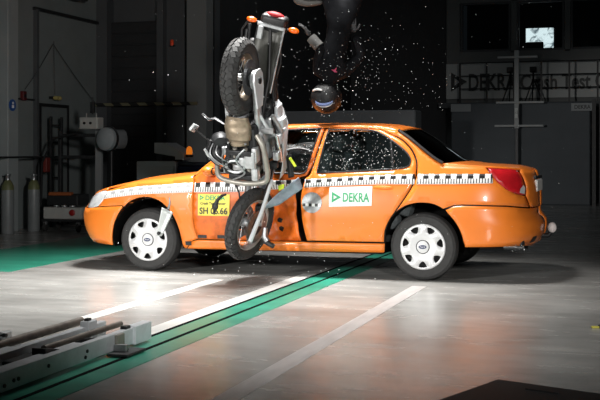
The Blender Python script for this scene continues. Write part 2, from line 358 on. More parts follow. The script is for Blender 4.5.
# ================================================================ crash barrier blocks and control room (far right)
gb = thing('concrete_barrier', 'long grey barrier wall behind the car roof', 'barrier', (-5.55, 20.3, 0))
MB().add(box((0, .3, .98), (2.7, .6, 1.94), .02)).build('block', mat('barrier_block_grey', (.17, .18, .19), .7, 0, .08, 3), gb)
MB().add(box((0, .3, .05), (2.74, .7, .1), .01)).build('plinth', DARKMETAL, gb)
cbk = thing('impact_block', 'broad blue grey impact block below the control room railing', 'barrier', (-2.72, 24.4, 0))
MB().add(box((0, .5, 1.12), (3.02, 1.0, 2.24), .02)).build('block', BLOCKG, cbk)
GREYP = mat('block_plate_grey', (.30, .32, .33), .6)
MB().add(box((-1.29, -.01, 2.14), (.45, .02, .17), .004)).build('plate', GREYP, cbk)
pm = MB().add(box((1.33, -.01, 2.13), (.44, .02, .17), .004))
v, f = text_vf('DEKRA', .12, 0, width=.34); pm.add((v, f), 1, False, Matrix.Translation((1.18, -.0225, 2.09)) @ Matrix.Rotation(PI / 2, 4, 'X'))
pm.build('plate', [GREYP, BLACKINK], cbk)
tf = thing('target_frame', 'pale cross shaped target stand in front of the impact block', 'stand', (-2.75, 24.15, 0))
PF = mat('pale_frame', (.42, .44, .44), .55)
MB().add(box((0, 0, 2.52), (.1, .06, 1.7), .008)).build('post', PF, tf)
for x, z, L in [(.07, 2.235, 1.03), (.05, 1.725, 1.05), (.02, 3.22, .86)]: MB().add(box((x, -.02, z), (L, .05, .045), .005)).build('crossbar', PF, tf)
MB().add(box((0, -.05, 2.0), (.075, .05, .22), .006)).add(ball((0, -.08, 2.02), .03, 12, 8)).build('target_lamp', mat('target_pale', (.7, .72, .7), .5), tf)
MB().add(box((0, .02, .86), (.07, .05, 1.72), .005)).add(box((0, .05, .03), (.7, .2, .06), .01)).build('foot_post', DARKMETAL, tf)
# balcony, lettering, railing
bal = struct(bx('trim_8', -4.7, 9, 25.4, 26.0, 2.18, 2.30, WALLD))
band = struct(bx('trim_9', -4.75, 9, 25.97, 26.0, 2.42, 3.25, mat('pale_band_paint', (.52, .54, .53), .65, 0, .05, 2)))
ink = mat('sign_dark_ink', (.03, .035, .035), .5)
sgn = thing('wall_lettering', 'dark DEKRA Crash Test Center lettering on the pale wall band', 'sign', (-4.5, 25.965, 2.6))
Mt = Matrix.Rotation(PI / 2, 4, 'X')
V = [(x, y, z) for z in (0, .015) for x, y in [(0, 0), (.38, .225), (0, .45), (.08, .135), (.22, .225), (.08, .315)]]
F = [(0, 1, 4, 3), (1, 2, 5, 4), (2, 0, 3, 5), (9, 10, 7, 6), (10, 11, 8, 7), (11, 9, 6, 8), (0, 6, 7, 1), (1, 7, 8, 2), (2, 8, 6, 0), (3, 4, 10, 9), (4, 5, 11, 10), (5, 3, 9, 11)]
MB().add((V, F), 0, False, Mt).build('triangle_logo', ink, sgn)
v, f = text_vf('DEKRA', .55, .006, width=1.12); MB().add((v, f), 0, False, Matrix.Translation((.42, -.012, .02)) @ Mt).build('word', ink, sgn)
v, f = text_vf('Crash Test Center', .5, .006, width=2.72); MB().add((v, f), 0, False, Matrix.Translation((1.63, -.012, .02)) @ Mt).build('word', ink, sgn)
rg = thing('balcony_railing', 'dark metal balcony railing in front of the wall lettering', 'railing', (-4.2, 25.42, 2.3))
for i in range(9): MB().add(box((i * .62, 0, .46), (.04, .04, .92))).build('post', BLACK, rg)
for z in (.92, .62, .32): MB().add(tube([(0, 0, z), (5.0, 0, z)], .016, 6)).build('rail', BLACK, rg)
for x, lab in [(-3.06, 'camera on a tripod on the balcony left of the target stand'), (-2.54, 'camera on a tripod on the balcony right of the target stand')]:
    t = thing('camera_tripod', lab, 'tripod', (x, 25.62, 2.3), 'balcony camera tripods')
    for k in range(3):
        a = k * 2.094 + .5; MB().add(tube([(0, 0, .55), (.24 * math.cos(a), .18 * math.sin(a), 0)], .016, 6)).build('leg', BLACK, t)
    MB().add(tube([(0, 0, .5), (0, 0, .68)], .022, 8)).build('column', BLACK, t)
    MB().add(box((0, 0, .75), (.15, .2, .13), .01)).add(lathe([(0, 0), (.045, 0), (.05, .1), (0, .1)], 14), 0, True, axisM((0, -.1, .75), (0, -1, 0))).build('camera', BLACK, t)
# control room behind windows
rm = struct(bx('wall_control_room', -4.6, 1, 29.0, 29.1, 2.4, 5.2, WALLD))
struct(bx('floor_control_room', -4.6, 1, 26.3, 29.0, 2.5, 2.6, BLKWALL))
for i, (x0, x1) in enumerate([(-4.28, -3.1), (-2.95, -1.87), (-1.73, -.52)]):
    wn = struct(bx('window_%d' % (i + 1), x0, x1, 26.08, 26.09, 3.54, 4.69, PANE))
    for a in [(x0, x0 + .05, 3.53, 4.7), (x1 - .05, x1, 3.53, 4.7), (x0 + .05, x1 - .05, 3.53, 3.58), (x0 + .05, x1 - .05, 4.65, 4.7)]:
        bx('window_frame', a[0], a[1], 26.0, 26.1, a[2], a[3], WALLD, wn)
# bright monitor
scr = bpy.data.materials.new('monitor_picture'); scr.use_nodes = True; nt = scr.node_tree; b = nt.nodes['Principled BSDF']
tc = nt.nodes.new('ShaderNodeTexCoord'); n = nt.nodes.new('ShaderNodeTexNoise'); n.inputs['Scale'].default_value = 5.5; n.inputs['Detail'].default_value = 4; n.inputs['Distortion'].default_value = 1.2
cr = nt.nodes.new('ShaderNodeValToRGB'); cr.color_ramp.elements[0].position = .36; cr.color_ramp.elements[1].position = .52
cr.color_ramp.elements[0].color = (.10, .13, .15, 1); cr.color_ramp.elements[1].color = (.75, .82, .85, 1)
nt.links.new(tc.outputs['Object'], n.inputs[0]); nt.links.new(n.outputs['Fac'], cr.inputs[0]); nt.links.new(cr.outputs[0], b.inputs['Emission Color']); b.inputs['Emission Strength'].default_value = 1.5
b.inputs['Base Color'].default_value = (.02, .02, .02, 1)
mo = thing('monitor', 'bright monitor glowing behind the middle control room window', 'monitor', (-2.57, 27.5, 3.45))
bx('bezel', -.40, .40, 0, .06, .03, .83, BLACK, mo, .015)
bx('screen', -.335, .335, -.006, .002, .10, .76, scr, mo)
MB().add(box((0, .05, -.02), (.1, .06, .13), .01)).add(box((0, .05, -.089), (.35, .22, .03), .008)).build('stand', BLACK, mo)
dk = thing('control_desk', 'dark control room desk under the monitor', 'desk', (-2.3, 27.4, 2.6))
bx('desk_top', -1.9, 1.9, -.4, .5, .7, .745, CARBLACK, dk)
for k in (-1.8, 0, 1.8): bx('leg', k - .03, k + .03, -.3, .4, 0, .7, CARBLACK, dk)
CH = mat('chair_black', (.012, .012, .013), .7)
for x, lab in [(-2.62, 'dark office chair back in front of the glowing monitor'), (-1.55, 'dark office chair back behind the right control room window')]:
    ch = thing('office_chair', lab, 'chair', (x, 26.75, 2.6), 'control room chairs')
    MB().add(box((0, 0, .97), (.42, .07, .46), .03, 2)).build('backrest', CH, ch)
    MB().add(box((0, .2, .5), (.46, .44, .07), .02)).build('seat', CH, ch)
    MB().add(tube([(0, .1, .8), (0, .02, .55), (0, .2, .47)], .02, 8)).add(tube([(0, .2, .47), (0, .2, .08)], .025, 8)).build('column', CH, ch)
    for k in range(5):
        a = k * 1.257; MB().add(tube([(0, .2, .09), (.26 * math.cos(a), .2 + .26 * math.sin(a), .04)], .018, 6)).build('leg', CH, ch)
# dark gate frame at the right edge
struct(bx('trim_10', -1.17, -1.09, 24.3, 24.4, 0, 2.3, BLACK))
struct(bx('trim_11', -1.02, -.94, 24.3, 24.4, 0, 2.3, BLACK))

# ================================================================ the car
CX, CY = -4.634, 10.52
car = thing('car', 'orange four door saloon with black and white checker stripe and test placards', 'car', (CX, CY, 0))
def interp(t, x):
    if x <= t[0][0]: return t[0][1]
    if x >= t[-1][0]: return t[-1][1]
    def sl(j):
        if j <= 0: return (t[1][1] - t[0][1]) / (t[1][0] - t[0][0])
        if j >= len(t) - 1: return (t[-1][1] - t[-2][1]) / (t[-1][0] - t[-2][0])
        a = (t[j][1] - t[j - 1][1]) / (t[j][0] - t[j - 1][0]); b = (t[j + 1][1] - t[j][1]) / (t[j + 1][0] - t[j][0])
        return 0 if a * b <= 0 else 2 * a * b / (a + b)
    for i in range(len(t) - 1):
        x0, y0 = t[i]; x1, y1 = t[i + 1]
        if x <= x1:
            h = x1 - x0; m0, m1 = sl(i), sl(i + 1); q = (x - x0) / h
            return (2*q**3 - 3*q*q + 1) * y0 + (q**3 - 2*q*q + q) * h * m0 + (-2*q**3 + 3*q*q) * y1 + (q**3 - q*q) * h * m1
WID = [(.15,.79),(.22,.83),(.30,.852),(.42,.868),(.55,.875),(.70,.868),(.80,.855),(.90,.828),(1.0,.79),(1.1,.745),(1.2,.695),(1.30,.64),(1.36,.595),(1.42,.53)]
UF = [(.15,-.74),(.22,-.79),(.30,-.86),(.42,-.915),(.53,-.93),(.58,-.915),(.62,-.87),(.70,-.81),(.78,-.71),(.86,-.5),(1.0,-.45)]
UR = [(.15,3.50),(.22,3.56),(.30,3.63),(.42,3.70),(.50,3.705),(.555,3.68),(.58,3.645),(.80,3.64),(.92,3.62),(.98,3.595),(1.03,3.53),(1.1,3.35)]
SA, SB, AF, AR, EX = -.18, 2.98, 1.25, 1.22, .66
SF, SR = SA - AF, SB + AR          # centre line at nose and tail
def P(s, z):
    """unrolled half body: s runs along the flank and wraps round to the centre line at both ends"""
    wd = interp(WID, z)
    if s < SA:
        q = min(1, (SA - s) / AF) ** (1 / EX) * PI / 2; L = SA - interp(UF, z)
        return Vector((SA - L * math.sin(q) ** EX, -wd * max(0, math.cos(q)) ** EX, z))
    if s > SB:
        q = min(1, (s - SB) / AR) ** (1 / EX) * PI / 2; L = interp(UR, z) - SB
        return Vector((SB + L * math.sin(q) ** EX, -wd * max(0, math.cos(q)) ** EX, z))
    return Vector((s, -wd, z))
def NRM(s, z):
    e = .004; a = P(s + e, z) - P(s - e, z); b = P(s, z + e) - P(s, z - e)
    n = a.cross(b); n.normalize()
    return n if n.y <= 0.001 else -n
def dent(s, z):
    """inward crush of the near front door where the motorcycle struck"""
    d = math.exp(-((s - 1.30) / .26) ** 2 - ((z - .56) / .26) ** 2)
    k = .12 * d
    k += d * (.030 * math.sin(17 * s + 9 * z) + .024 * math.sin(31 * z - 14 * s + 1) + .016 * math.sin(43 * s + 21 * z))
    return k
def crv(pts, n=5):
    """smooth open curve through pts"""
    out = []; p = [Vector(a) for a in pts]
    for i in range(len(p) - 1):
        p0 = p[max(0, i - 1)]; p1 = p[i]; p2 = p[i + 1]; p3 = p[min(len(p) - 1, i + 2)]
        for k in range(n):
            t = k / n
            out.append(tuple(.5 * ((2 * p1) + (-p0 + p2) * t + (2*p0 - 5*p1 + 4*p2 - p3) * t*t + (-p0 + 3*p1 - 3*p2 + p3) * t**3)))
    out.append(tuple(p[-1])); return out
def inside(p, poly):
    x, y = p; r = False; j = len(poly) - 1
    for i in range(len(poly)):
        xi, yi = poly[i]; xj, yj = poly[j]
        if (yi > y) != (yj > y) and x < (xj - xi) * (y - yi) / (yj - yi) + xi: r = not r
        j = i
    return r
def resamp(poly, d):
    out = []
    for i in range(len(poly)):
        a = Vector(poly[i]); b = Vector(poly[(i + 1) % len(poly)]); L = (b - a).length
        if L < 1e-5: continue
        k = max(1, int(math.ceil(L / d)))
        for q in range(k): out.append(tuple(a.lerp(b, q / k)))
    return out
def area2(poly): return sum(poly[i][0] * poly[(i + 1) % len(poly)][1] - poly[(i + 1) % len(poly)][0] * poly[i][1] for i in range(len(poly)))
def inset(poly, d):
    if area2(poly) < 0: poly = poly[::-1]
    n = len(poly); out = []
    for i in range(n):
        a = Vector(poly[i - 1]); b = Vector(poly[i]); c = Vector(poly[(i + 1) % n])
        e1 = (b - a); e2 = (c - b)
        if e1.length < 1e-6 or e2.length < 1e-6: out.append(tuple(b)); continue
        e1.normalize(); e2.normalize()
        n1 = Vector((-e1.y, e1.x)); n2 = Vector((-e2.y, e2.x)); m = n1 + n2
        if m.length < .2: out.append(tuple(b)); continue
        m.normalize(); k = d / max(.45, m.dot(n1)); out.append(tuple(b + m * k))
    return out
def sheet(poly, holes=(), gap=.0025, step=.045, off=0., side=1, dented=False, shift=0.):
    """triangulated piece of the body skin; side -1 is the near flank, +1 the far one"""
    poly = resamp(inset(poly, gap) if gap else poly, step * .7); holes = [resamp(h, step * .7) for h in holes]
    vs_ = list(poly); ed = [(i, (i + 1) % len(poly)) for i in range(len(poly))]
    for h in holes:
        o = len(vs_); vs_ += h; ed += [(o + i, o + (i + 1) % len(h)) for i in range(len(h))]
    xs = [p[0] for p in poly]; ys = [p[1] for p in poly]; allb = [Vector(p) for p in vs_]
    y = min(ys) + step / 2; r = 0
    while y < max(ys):
        x = min(xs) + step * (.25 if r % 2 else .75)
        while x < max(xs):
            if inside((x, y), poly) and not any(inside((x, y), h) for h in holes):
                if min((q.x - x) ** 2 + (q.y - y) ** 2 for q in allb) > (step * .45) ** 2: vs_.append((x, y))
            x += step
        y += step * .87; r += 1
    res = delaunay_2d_cdt([Vector(p) for p in vs_], ed, [], 0, 1e-6)
    V2 = [tuple(p) for p in res[0]]; Fc = []
    for f in res[2]:
        cx = sum(V2[i][0] for i in f) / len(f); cy = sum(V2[i][1] for i in f) / len(f)
        if inside((cx, cy), poly) and not any(inside((cx, cy), h) for h in holes): Fc.append(tuple(f))
    V = []
    for s, z in V2:
        p = P(s, z)
        if off: p = p + NRM(s, z) * off
        if dented: p = p + Vector((0, dent(s, z), 0))
        V.append((p.x, p.y if side < 0 else -p.y, p.z))
    out = []
    for f in Fc:
        a, b, c = [Vector(V[i]) for i in f[:3]]; n = (b - a).cross(c - a); m = (a + b + c) / 3
        ref = m - Vector((min(2.7, max(.1, m.x)), 0, .62))
        if abs(m.y) > .5: ref = Vector((ref.x * .3, ref.y, ref.z * .3))
        out.append(f if n.dot(ref) > 0 else tuple(reversed(f)))
    return V, out
def panel(name, poly, m, holes=(), thick=.012, parent=None, dented=False, both=True, **kw):
    """one panel on each flank; returns (near, far)"""
    r = []
    for sd in ((-1, 1) if both else (-1,)):
        mb = MB(); mb.add(sheet(poly, holes, side=sd, dented=dented and sd < 0, **kw), 0, True)
        o = mb.build(name, (DENTED if dented and sd < 0 and name == 'front_door' else m), parent or car, 50)
        if thick:
            md = o.modifiers.new('solid', 'SOLIDIFY'); md.thickness = thick; md.offset = -1
        r.append(o)
    return r
def wrap_panel(name, poly, m, thick=.012):
    """panel that spans both flanks through the centre line"""
    mb = MB()
    for sd in (-1, 1): mb.add(sheet(poly, side=sd, gap=.005), 0, True)
    o = mb.build(name, m, car, 50); md = o.modifiers.new('solid', 'SOLIDIFY'); md.thickness = thick; md.offset = -1
    return o
# --- outlines in (s, z)
hood_edge = [(SF, .735), (-1.25, .742), (-1.05, .757), (-.897, .776), (-.725, .806), (-.277, .845), (-.007, .872), (.181, .889), (.326, .906), (.462, .928)]
farch = crv([(-.496,.235),(-.424,.41),(-.395,.47),(-.344,.549),(-.296,.603),(-.23,.653),(-.153,.691),(-.078,.713),(-.004,.719),(.071,.705),(.146,.672),(.222,.611),(.275,.546),(.315,.464),(.343,.377),(.364,.254),(.392,.227)], 3)
rarch = crv([(2.349,.251),(2.359,.396),(2.37,.46),(2.408,.542),(2.449,.601),(2.499,.642),(2.563,.675),(2.644,.695),(2.717,.699),(2.789,.691),(2.853,.666),(2.907,.631),(2.961,.574),(3.017,.512),(3.061,.443),(3.09,.372),(3.119,.314)], 3)
lead = crv([(.462,.928),(.478,.858),(.476,.772),(.478,.648),(.483,.51),(.5,.41),(.527,.324)], 3)
apil = crv([(.462,.928),(.522,.982),(.621,1.068),(.773,1.189),(.933,1.309),(1.075,1.378)], 3)
roof_e = crv([(1.075,1.378),(1.295,1.398),(1.711,1.405),(1.987,1.403),(2.251,1.388),(2.421,1.352)], 3)
rwin_e = crv([(2.421,1.352),(2.524,1.288),(2.636,1.205),(2.726,1.137),(2.794,1.09),(2.862,1.052)], 3)
boot_e = crv([(2.862,1.052),(3.05,1.038),(3.273,1.03),(3.695,1.017),(3.90,1.0),(4.02,.985),(SR,.985)], 3)
bseam = [(1.715,1.385),(1.68,1.174),(1.632,.96),(1.588,.913),(1.567,.83),(1.553,.733),(1.56,.618),(1.575,.489),(1.612,.326)]
bs_s = crv(bseam, 3)
rd_rear = crv([(2.254,1.372),(2.447,1.284),(2.532,1.219),(2.582,1.164),(2.625,1.082),(2.637,1.01),(2.634,.925),(2.595,.827),(2.543,.741),(2.46,.62)], 4)
fwin = crv([(.70,.962),(.75,1.0),(.905,1.145),(1.06,1.285),(1.146,1.345),(1.304,1.366),(1.631,1.375),(1.662,1.352),(1.607,1.071),(1.573,.96),(1.397,.958),(1.038,.956),(.72,.956)], 3)
rwin = crv([(1.752,1.366),(1.957,1.368),(2.167,1.358),(2.254,1.331),(2.323,1.294),(2.434,1.222),(2.521,1.155),(2.564,1.1),(2.572,1.064),(2.544,1.021),(2.416,1.0),(2.115,.981),(1.699,.962)], 4)
headl = crv([(-1.045,.651),(-1.03,.702),(-.923,.742),(-.808,.768),(-.662,.77),(-.624,.722),(-.65,.667),(-.712,.616),(-.903,.600),(-1.02,.61)], 3)
tail = crv([(3.439,1.012),(3.612,1.008),(3.80,.999),(3.858,.975),(3.889,.912),(3.909,.832),(3.895,.77),(3.756,.786),(3.622,.828),(3.514,.894),(3.438,.969)], 4)
def sub(pts, f): return [p for p in pts if f(p)]
# --- panels
arch_front_half = sub(farch, lambda p: p[0] <= -.29 and p[1] < .64)
fb = [(SF, .60), (-1.02, .598), (-.903, .596), (-.706, .611), (-.485, .625), (-.30, .632)] + arch_front_half[::-1] + [(-.665, .242), (-.86, .251), (-1.1, .245), (SF, .245)]
bumper_f = wrap_panel('front_bumper', fb, ORANGE, .02)
fend = [(-.30, .632), (-.485, .625), (-.706, .614)] + sub(headl, lambda p: p[0] > -.72 and p[1] < .775 and not (p[1] > .765 and p[0] < -.66))[::-1][:0] + \
       [(-.65, .667), (-.624, .722), (-.662, .774)] + [p for p in hood_edge if p[0] > -.70] + lead[1:] + [(.46, .30), (.40, .227)] + sub(farch, lambda p: p[0] > -.28)[::-1]
fender = panel('front_fender', fend, ORANGE, dented=False)
panel('headlamp', headl, CLEARLENS, thick=.03)
cowl_h = [(-.662, .774), (-.81, .772), (-.925, .746), (-1.03, .706), (-1.045, .655), (-1.05, .60), (SF, .60), (SF, .735)] + [p for p in hood_edge if SF < p[0] < -.68]
grille = wrap_panel('grille', cowl_h, mat('grille_orange', (.7, .19, .02), .4), .015)
for zz in (.63, .66, .69):
    mb = MB()
    for sd in (-1, 1):
        pts = [P(SF + .02 + i * .035, zz) + NRM(SF + .02 + i * .035, zz) * .004 for i in range(9)]
        mb.add(tube([(p.x, p.y * (-sd), p.z) for p in pts], .008, 6), 0, True)
    mb.build('grille_bar', BLACK, grille)
GAPX = .058
fd_rear = [(s - (GAPX if z < .93 else (.006 if z > 1.0 else .02)), z) for s, z in bs_s]
fdoor_poly = lead[::-1][:-1] + [(a + .02, b - .004) for a, b in apil[1:]] + [(a, b - .02) for a, b in roof_e if 1.08 < a < 1.69] + fd_rear + [(1.2, .322), (.955, .320)]
fdoor = panel('front_door', fdoor_poly, ORANGE, [fwin], dented=True)
rdoor_poly = bs_s[::-1] + [(a, b - .018) for a, b in roof_e if 1.74 < a < 2.2] + rd_rear + sub(rarch, lambda p: p[0] < 2.46 and p[1] > .335)[::-1] + [(2.357, .332)]
rdoor = panel('rear_door', rdoor_poly, ORANGE, [rwin], gap=.009)
sill = [(.46, .30), (.527, .318), (.955, .318), (1.608, .321), (2.357, .327), (2.349, .251), (2.344, .240), (1.445, .230), (.40, .225)]
panel('sill', sill, ORANGE)
rail_poly = [(a, b) for a, b in apil] + roof_e[1:] + [(2.421, 1.30)] + [p for p in rd_rear[::-1] if p[0] < 2.42] + [(a, b - .016) for a, b in roof_e[::-1] if 1.08 < a < 2.2] + [(a + .022, b - .006) for a, b in apil[::-1]]
cpil = [p for p in rd_rear if p[0] >= 2.42]
rail_poly = apil + roof_e[1:] + [(2.421, 1.30)] + [(a, b - .015) for a, b in roof_e[::-1] if 1.08 < a < 2.26] + [(a + .02, b - .004) for a, b in apil[::-1][:-1]]
panel('roof_rail', rail_poly, ORANGE, gap=0)
arch_r2 = sub(rarch, lambda p: p[0] > 2.46 and p[1] > .60 and p[0] < 2.905)
rbseam = [(2.905, .640), (2.98, .676), (3.086, .684), (3.302, .682), (3.633, .676), (3.985, .649), (SR, .645)]
qp = [(2.254, 1.372), (2.30, 1.378), (2.421, 1.352)] + rwin_e[1:] + [p for p in boot_e[1:] if p[0] < 3.43] + [(3.438, .969), (3.514, .894), (3.622, .828), (3.756, .786), (3.895, .765), (3.985, .651)] + [(3.633, .678), (3.302, .684), (3.086, .686), (2.98, .678)] + arch_r2[::-1] + rd_rear[::-1]
quarter = panel('rear_quarter_panel', qp, ORANGE, gap=.005)
panel('tail_lamp', tail, REDLENS, thick=.03)
tl_g = [(3.80, .79), (3.885, .775), (3.90, .835), (3.875, .862), (3.82, .83)]
for sd in (-1, 1):
    mb = MB(); mb.add(sheet(tl_g, side=sd, off=.004, step=.03), 0, True); mb.build('reversing_lamp', GREYLENS, car)
rb = rbseam + [(SR, .31), (4.05, .30), (3.765, .315), (3.483, .313), (3.119, .314)] + sub(rarch, lambda p: p[0] > 2.91 and p[1] < .63)[::-1]
bumper_r = wrap_panel('rear_bumper', rb, ORANGE, .02)
# --- lofted top surfaces
def loft(name, edge, m, crown, parent=car, thick=.012, n=16, pw=2.2, extra=None):
    V = []; F = []; L = len(edge)
    for i, (s, z) in enumerate(edge):
        a = P(s, z); t_ = i / (L - 1)
        cx, cz = crown(t_)
        for k in range(n + 1):
            q = 2 * k / n - 1; b = 1 - abs(q) ** pw
            V.append((a.x + cx * b, a.y * -q, z + cz * b))
    for i in range(L - 1):
        for k in range(n):
            o = i * (n + 1) + k; F.append((o, o + 1, o + n + 2, o + n + 1))
    mb = MB(); mb.add((V, F), 0, True)
    if extra: extra(mb)
    o = mb.build(name, m, parent, 50)
    # make the outside face up
    me = o.data
    if sum(p.normal.z for p in me.polygons) < 0: me.flip_normals()
    if thick: md = o.modifiers.new('solid', 'SOLIDIFY'); md.thickness = thick; md.offset = -1
    return o
hood_dense = crv(hood_edge, 4)
hood = loft('bonnet', hood_dense, ORANGE, lambda t: (0, .012 + .05 * min(1, t * 1.6)))
loft('windscreen', apil, GLASSD, lambda t: (-.16 * (1 - t) - .05 * t, .03 * t + .01))
roof = loft('roof', roof_e, ORANGE, lambda t: (-.05 * (1 - t) + .06 * t, .036))
rwg = loft('rear_window', rwin_e, GLASSD, lambda t: (.06 + .07 * t, .034 - .016 * t))
for sd in (-1, 1):
    e1 = [P(s, z) + NRM(s, z) * .003 for s, z in rwin_e]
    MB().add(tube([(p.x + .006, p.y * -sd, p.z + .004) for p in e1], .014, 6), 0, True).build('window_seal', BLACK, rwg)
def back_face(mb):
    poly = [p for p in boot_e if p[0] > 3.91][0:0] + [(3.905, .998), (4.02, .983), (SR, .983), (SR, .65), (3.985, .655), (3.90, .765), (3.915, .832), (3.895, .912), (3.865, .975)]
    for sd in (-1, 1): mb.add(sheet(poly, side=sd), 0, True)
boot = loft('boot_lid', boot_e, ORANGE, lambda t: (.09 * (1 - t), .016 * (1 - t) + .006), extra=back_face)
# --- inner black shell, wheel housings, floor pan
lin = [(-.9, .62), (-.6, .72), (.45, .88), (1.5, .90), (2.6, .92), (3.6, .95), (3.8, .90), (3.8, .40), (3.119, .33)] + rarch[::-1] + [(2.3, .26), (.42, .26)] + farch[::-1] + [(-.8, .30), (-.9, .4)]
for sd in (-1, 1):
    mb = MB(); V, F = sheet(lin, gap=.006, side=sd, off=-.05, dented=False, step=.06)
    if sd < 0: V = [(x, y + .13 * math.exp(-((x - 1.30) / .30) ** 2 - ((z - .56) / .30) ** 2) + .05 * math.exp(-((x - 1.30) / .4) ** 2), z) for x, y, z in V]
    mb.add((V, F), 0, True); mb.build('inner_shell', BLACK, car)
for ux in (0., 2.704):
    for sd in (-1, 1):
        V = []; F = []; n = 20
        for k in range(n + 1):
            a = -.25 + (PI + .5) * k / n
            for y in (.845, .50): V.append((ux + .375 * math.cos(a), sd * y, .325 + .375 * math.sin(a)))
        for k in range(n): F.append((2 * k, 2 * k + 1, 2 * k + 3, 2 * k + 2))
        F.append(tuple(2 * k + 1 for k in range(n + 1)))
        MB().add((V, F), 0, True).build('wheel_housing', mat('arch_liner', (.006, .006, .006), .95, spec=.05), car)
MB().add(box((1.35, 0, .27), (1.95, 1.56, .10), .02)).add(box((3.3, 0, .36), (.55, 1.3, .1), .02)).add(box((-.55, 0, .33), (.35, 1.1, .08), .02)).add(box((1.35, 0, .25), (2.5, .4, .06))).add(tube([(.4, .1, .2), (2.2, .1, .2), (2.6, .35, .24), (3.5, .4, .24)], .035, 8)).build('underbody', BLACK, car)
# --- cabin
MB().add(box((1.35, 0, .36), (2.3, 1.4, .06))).add(box((.66, 0, .80), (.34, 1.36, .28), .06)).add(box((2.75, 0, .93), (.4, 1.25, .05), .01)).build('cabin_trim', CARBLACK, car)
for sd in (-1, 1):
    st = MB().add(box((1.28, sd * .36, .52), (.52, .5, .16), .05, 2)).build('front_seat', SEATFAB, car)
    MB().add(box((0, 0, .32), (.13, .48, .62), .05, 2), 0, True, Matrix.Translation((1.56, sd * .36, .56)) @ Matrix.Rotation(.30, 4, 'Y')).build('backrest', SEATFAB, st)
    MB().add(box((1.80, sd * .36, 1.24), (.1, .26, .16), .04, 2), 0, True).build('headrest', SEATFAB, st)
rs = MB().add(box((2.18, 0, .52), (.5, 1.25, .18), .05, 2), 0, True).build('rear_bench', SEATFAB, car)
MB().add(box((0, 0, .3), (.14, 1.25, .6), .05, 2), 0, True, Matrix.Translation((2.46, 0, .56)) @ Matrix.Rotation(.32, 4, 'Y')).build('backrest', SEATFAB, rs)
MB().add(tube([(1.0 + .07 * math.cos(a * PI / 10), -.36 * -1 + .19 * math.sin(a * PI / 10), .92 + .17 * math.cos(a * PI / 10)) for a in range(20)], .014, 8, closed=True), 0, True).build('steering_wheel', BLACK, car)
# --- glass in the doors, handles, mirrors, mouldings
for i, sd in enumerate((-1, 1)):
    g = MB().add(sheet(fwin, gap=-.008, side=sd, off=-.012), 0, True).build('window_glass', GLASS, fdoor[i])
    g = MB().add(sheet(rwin, gap=-.008, side=sd, off=-.012), 0, True).build('window_glass', GLASS, rdoor[i])
    for wn, dr_ in ((fwin, fdoor[i]), (rwin, rdoor[i])):
        pts = [P(s, z) + NRM(s, z) * -.003 for s, z in resamp(wn, .05)]
        MB().add(tube([(p.x, p.y if sd < 0 else -p.y, p.z) for p in pts], .009, 6, closed=True), 0, True).build('window_seal', BLACK, dr_)
    pts = [P(s, z) + NRM(s, z) * -.004 for s, z in [(2.366, 1.262), (2.392, 1.13), (2.416, 1.0)]]
    MB().add(tube([(p.x, p.y if sd < 0 else -p.y, p.z) for p in pts], .011, 6)).build('window_divider', BLACK, rdoor[i])
    # handle: recess and paddle
    for dr_, s0, z0 in ((rdoor[i], 2.34, .822), (fdoor[i], 1.44, .79)):
        pts = [P(s0 - .085 + k * .0283, z0 + .012 - .004 * k / 6) + Vector((0, -(.016 + .012 * math.sin(PI * k / 6)), 0)) for k in range(7)]
        MB().add(tube([(p.x, p.y if sd < 0 else -p.y, p.z) for p in pts], [.010, .017, .019, .019, .019, .017, .010], 8), 0, True).build('door_handle', ORANGE, dr_)
    # mirror
    mm = MB().add(ball((.65, sd * .885, .972), (.062, .085, .050), 18, 12), 0, True).add(box((.66, sd * .82, .955), (.07, .12, .04), .01)).build('wing_mirror', ORANGE, fdoor[i])
    MB().add(lathe([(0, 0), (.9, 0), (1, -.2), (0, -.2)], 18), 0, True, Matrix.Translation((.703, sd * .888, .972)) @ Matrix.Rotation(PI / 2, 4, 'Y') @ Matrix.Diagonal((.038, .066, .02, 1))).build('mirror_glass', BLACK, mm)
    MB().add(sheet([(.60, .945), (.72, .950), (.70, 1.0), (.66, .985)], side=sd, off=.006, step=.03, gap=0)).build('mirror_sail', BLACK, fdoor[i])
    pts = [(.332, .609), (.35, .620), (.40, .620), (.42, .609), (.40, .599), (.35, .599)]
    MB().add(sheet(pts, side=sd, off=.007, step=.02, gap=0), 0, True).build('side_repeater', mat('repeater_lens', (.86, .30, .12), .25), fender[i])
    for (s0, s1, z0, z1, pa) in [(.395, .455, .262, .30, fender[i]), (.53, .62, .335, .365, fdoor[i]), (.73, .80, .335, .368, fdoor[i])]:
        MB().add(sheet([(s0, z0), (s1, z0), (s1, z1), (s0, z1)], side=sd, off=.006, step=.03, gap=0)).build('moulding_stub', BLACK, pa)
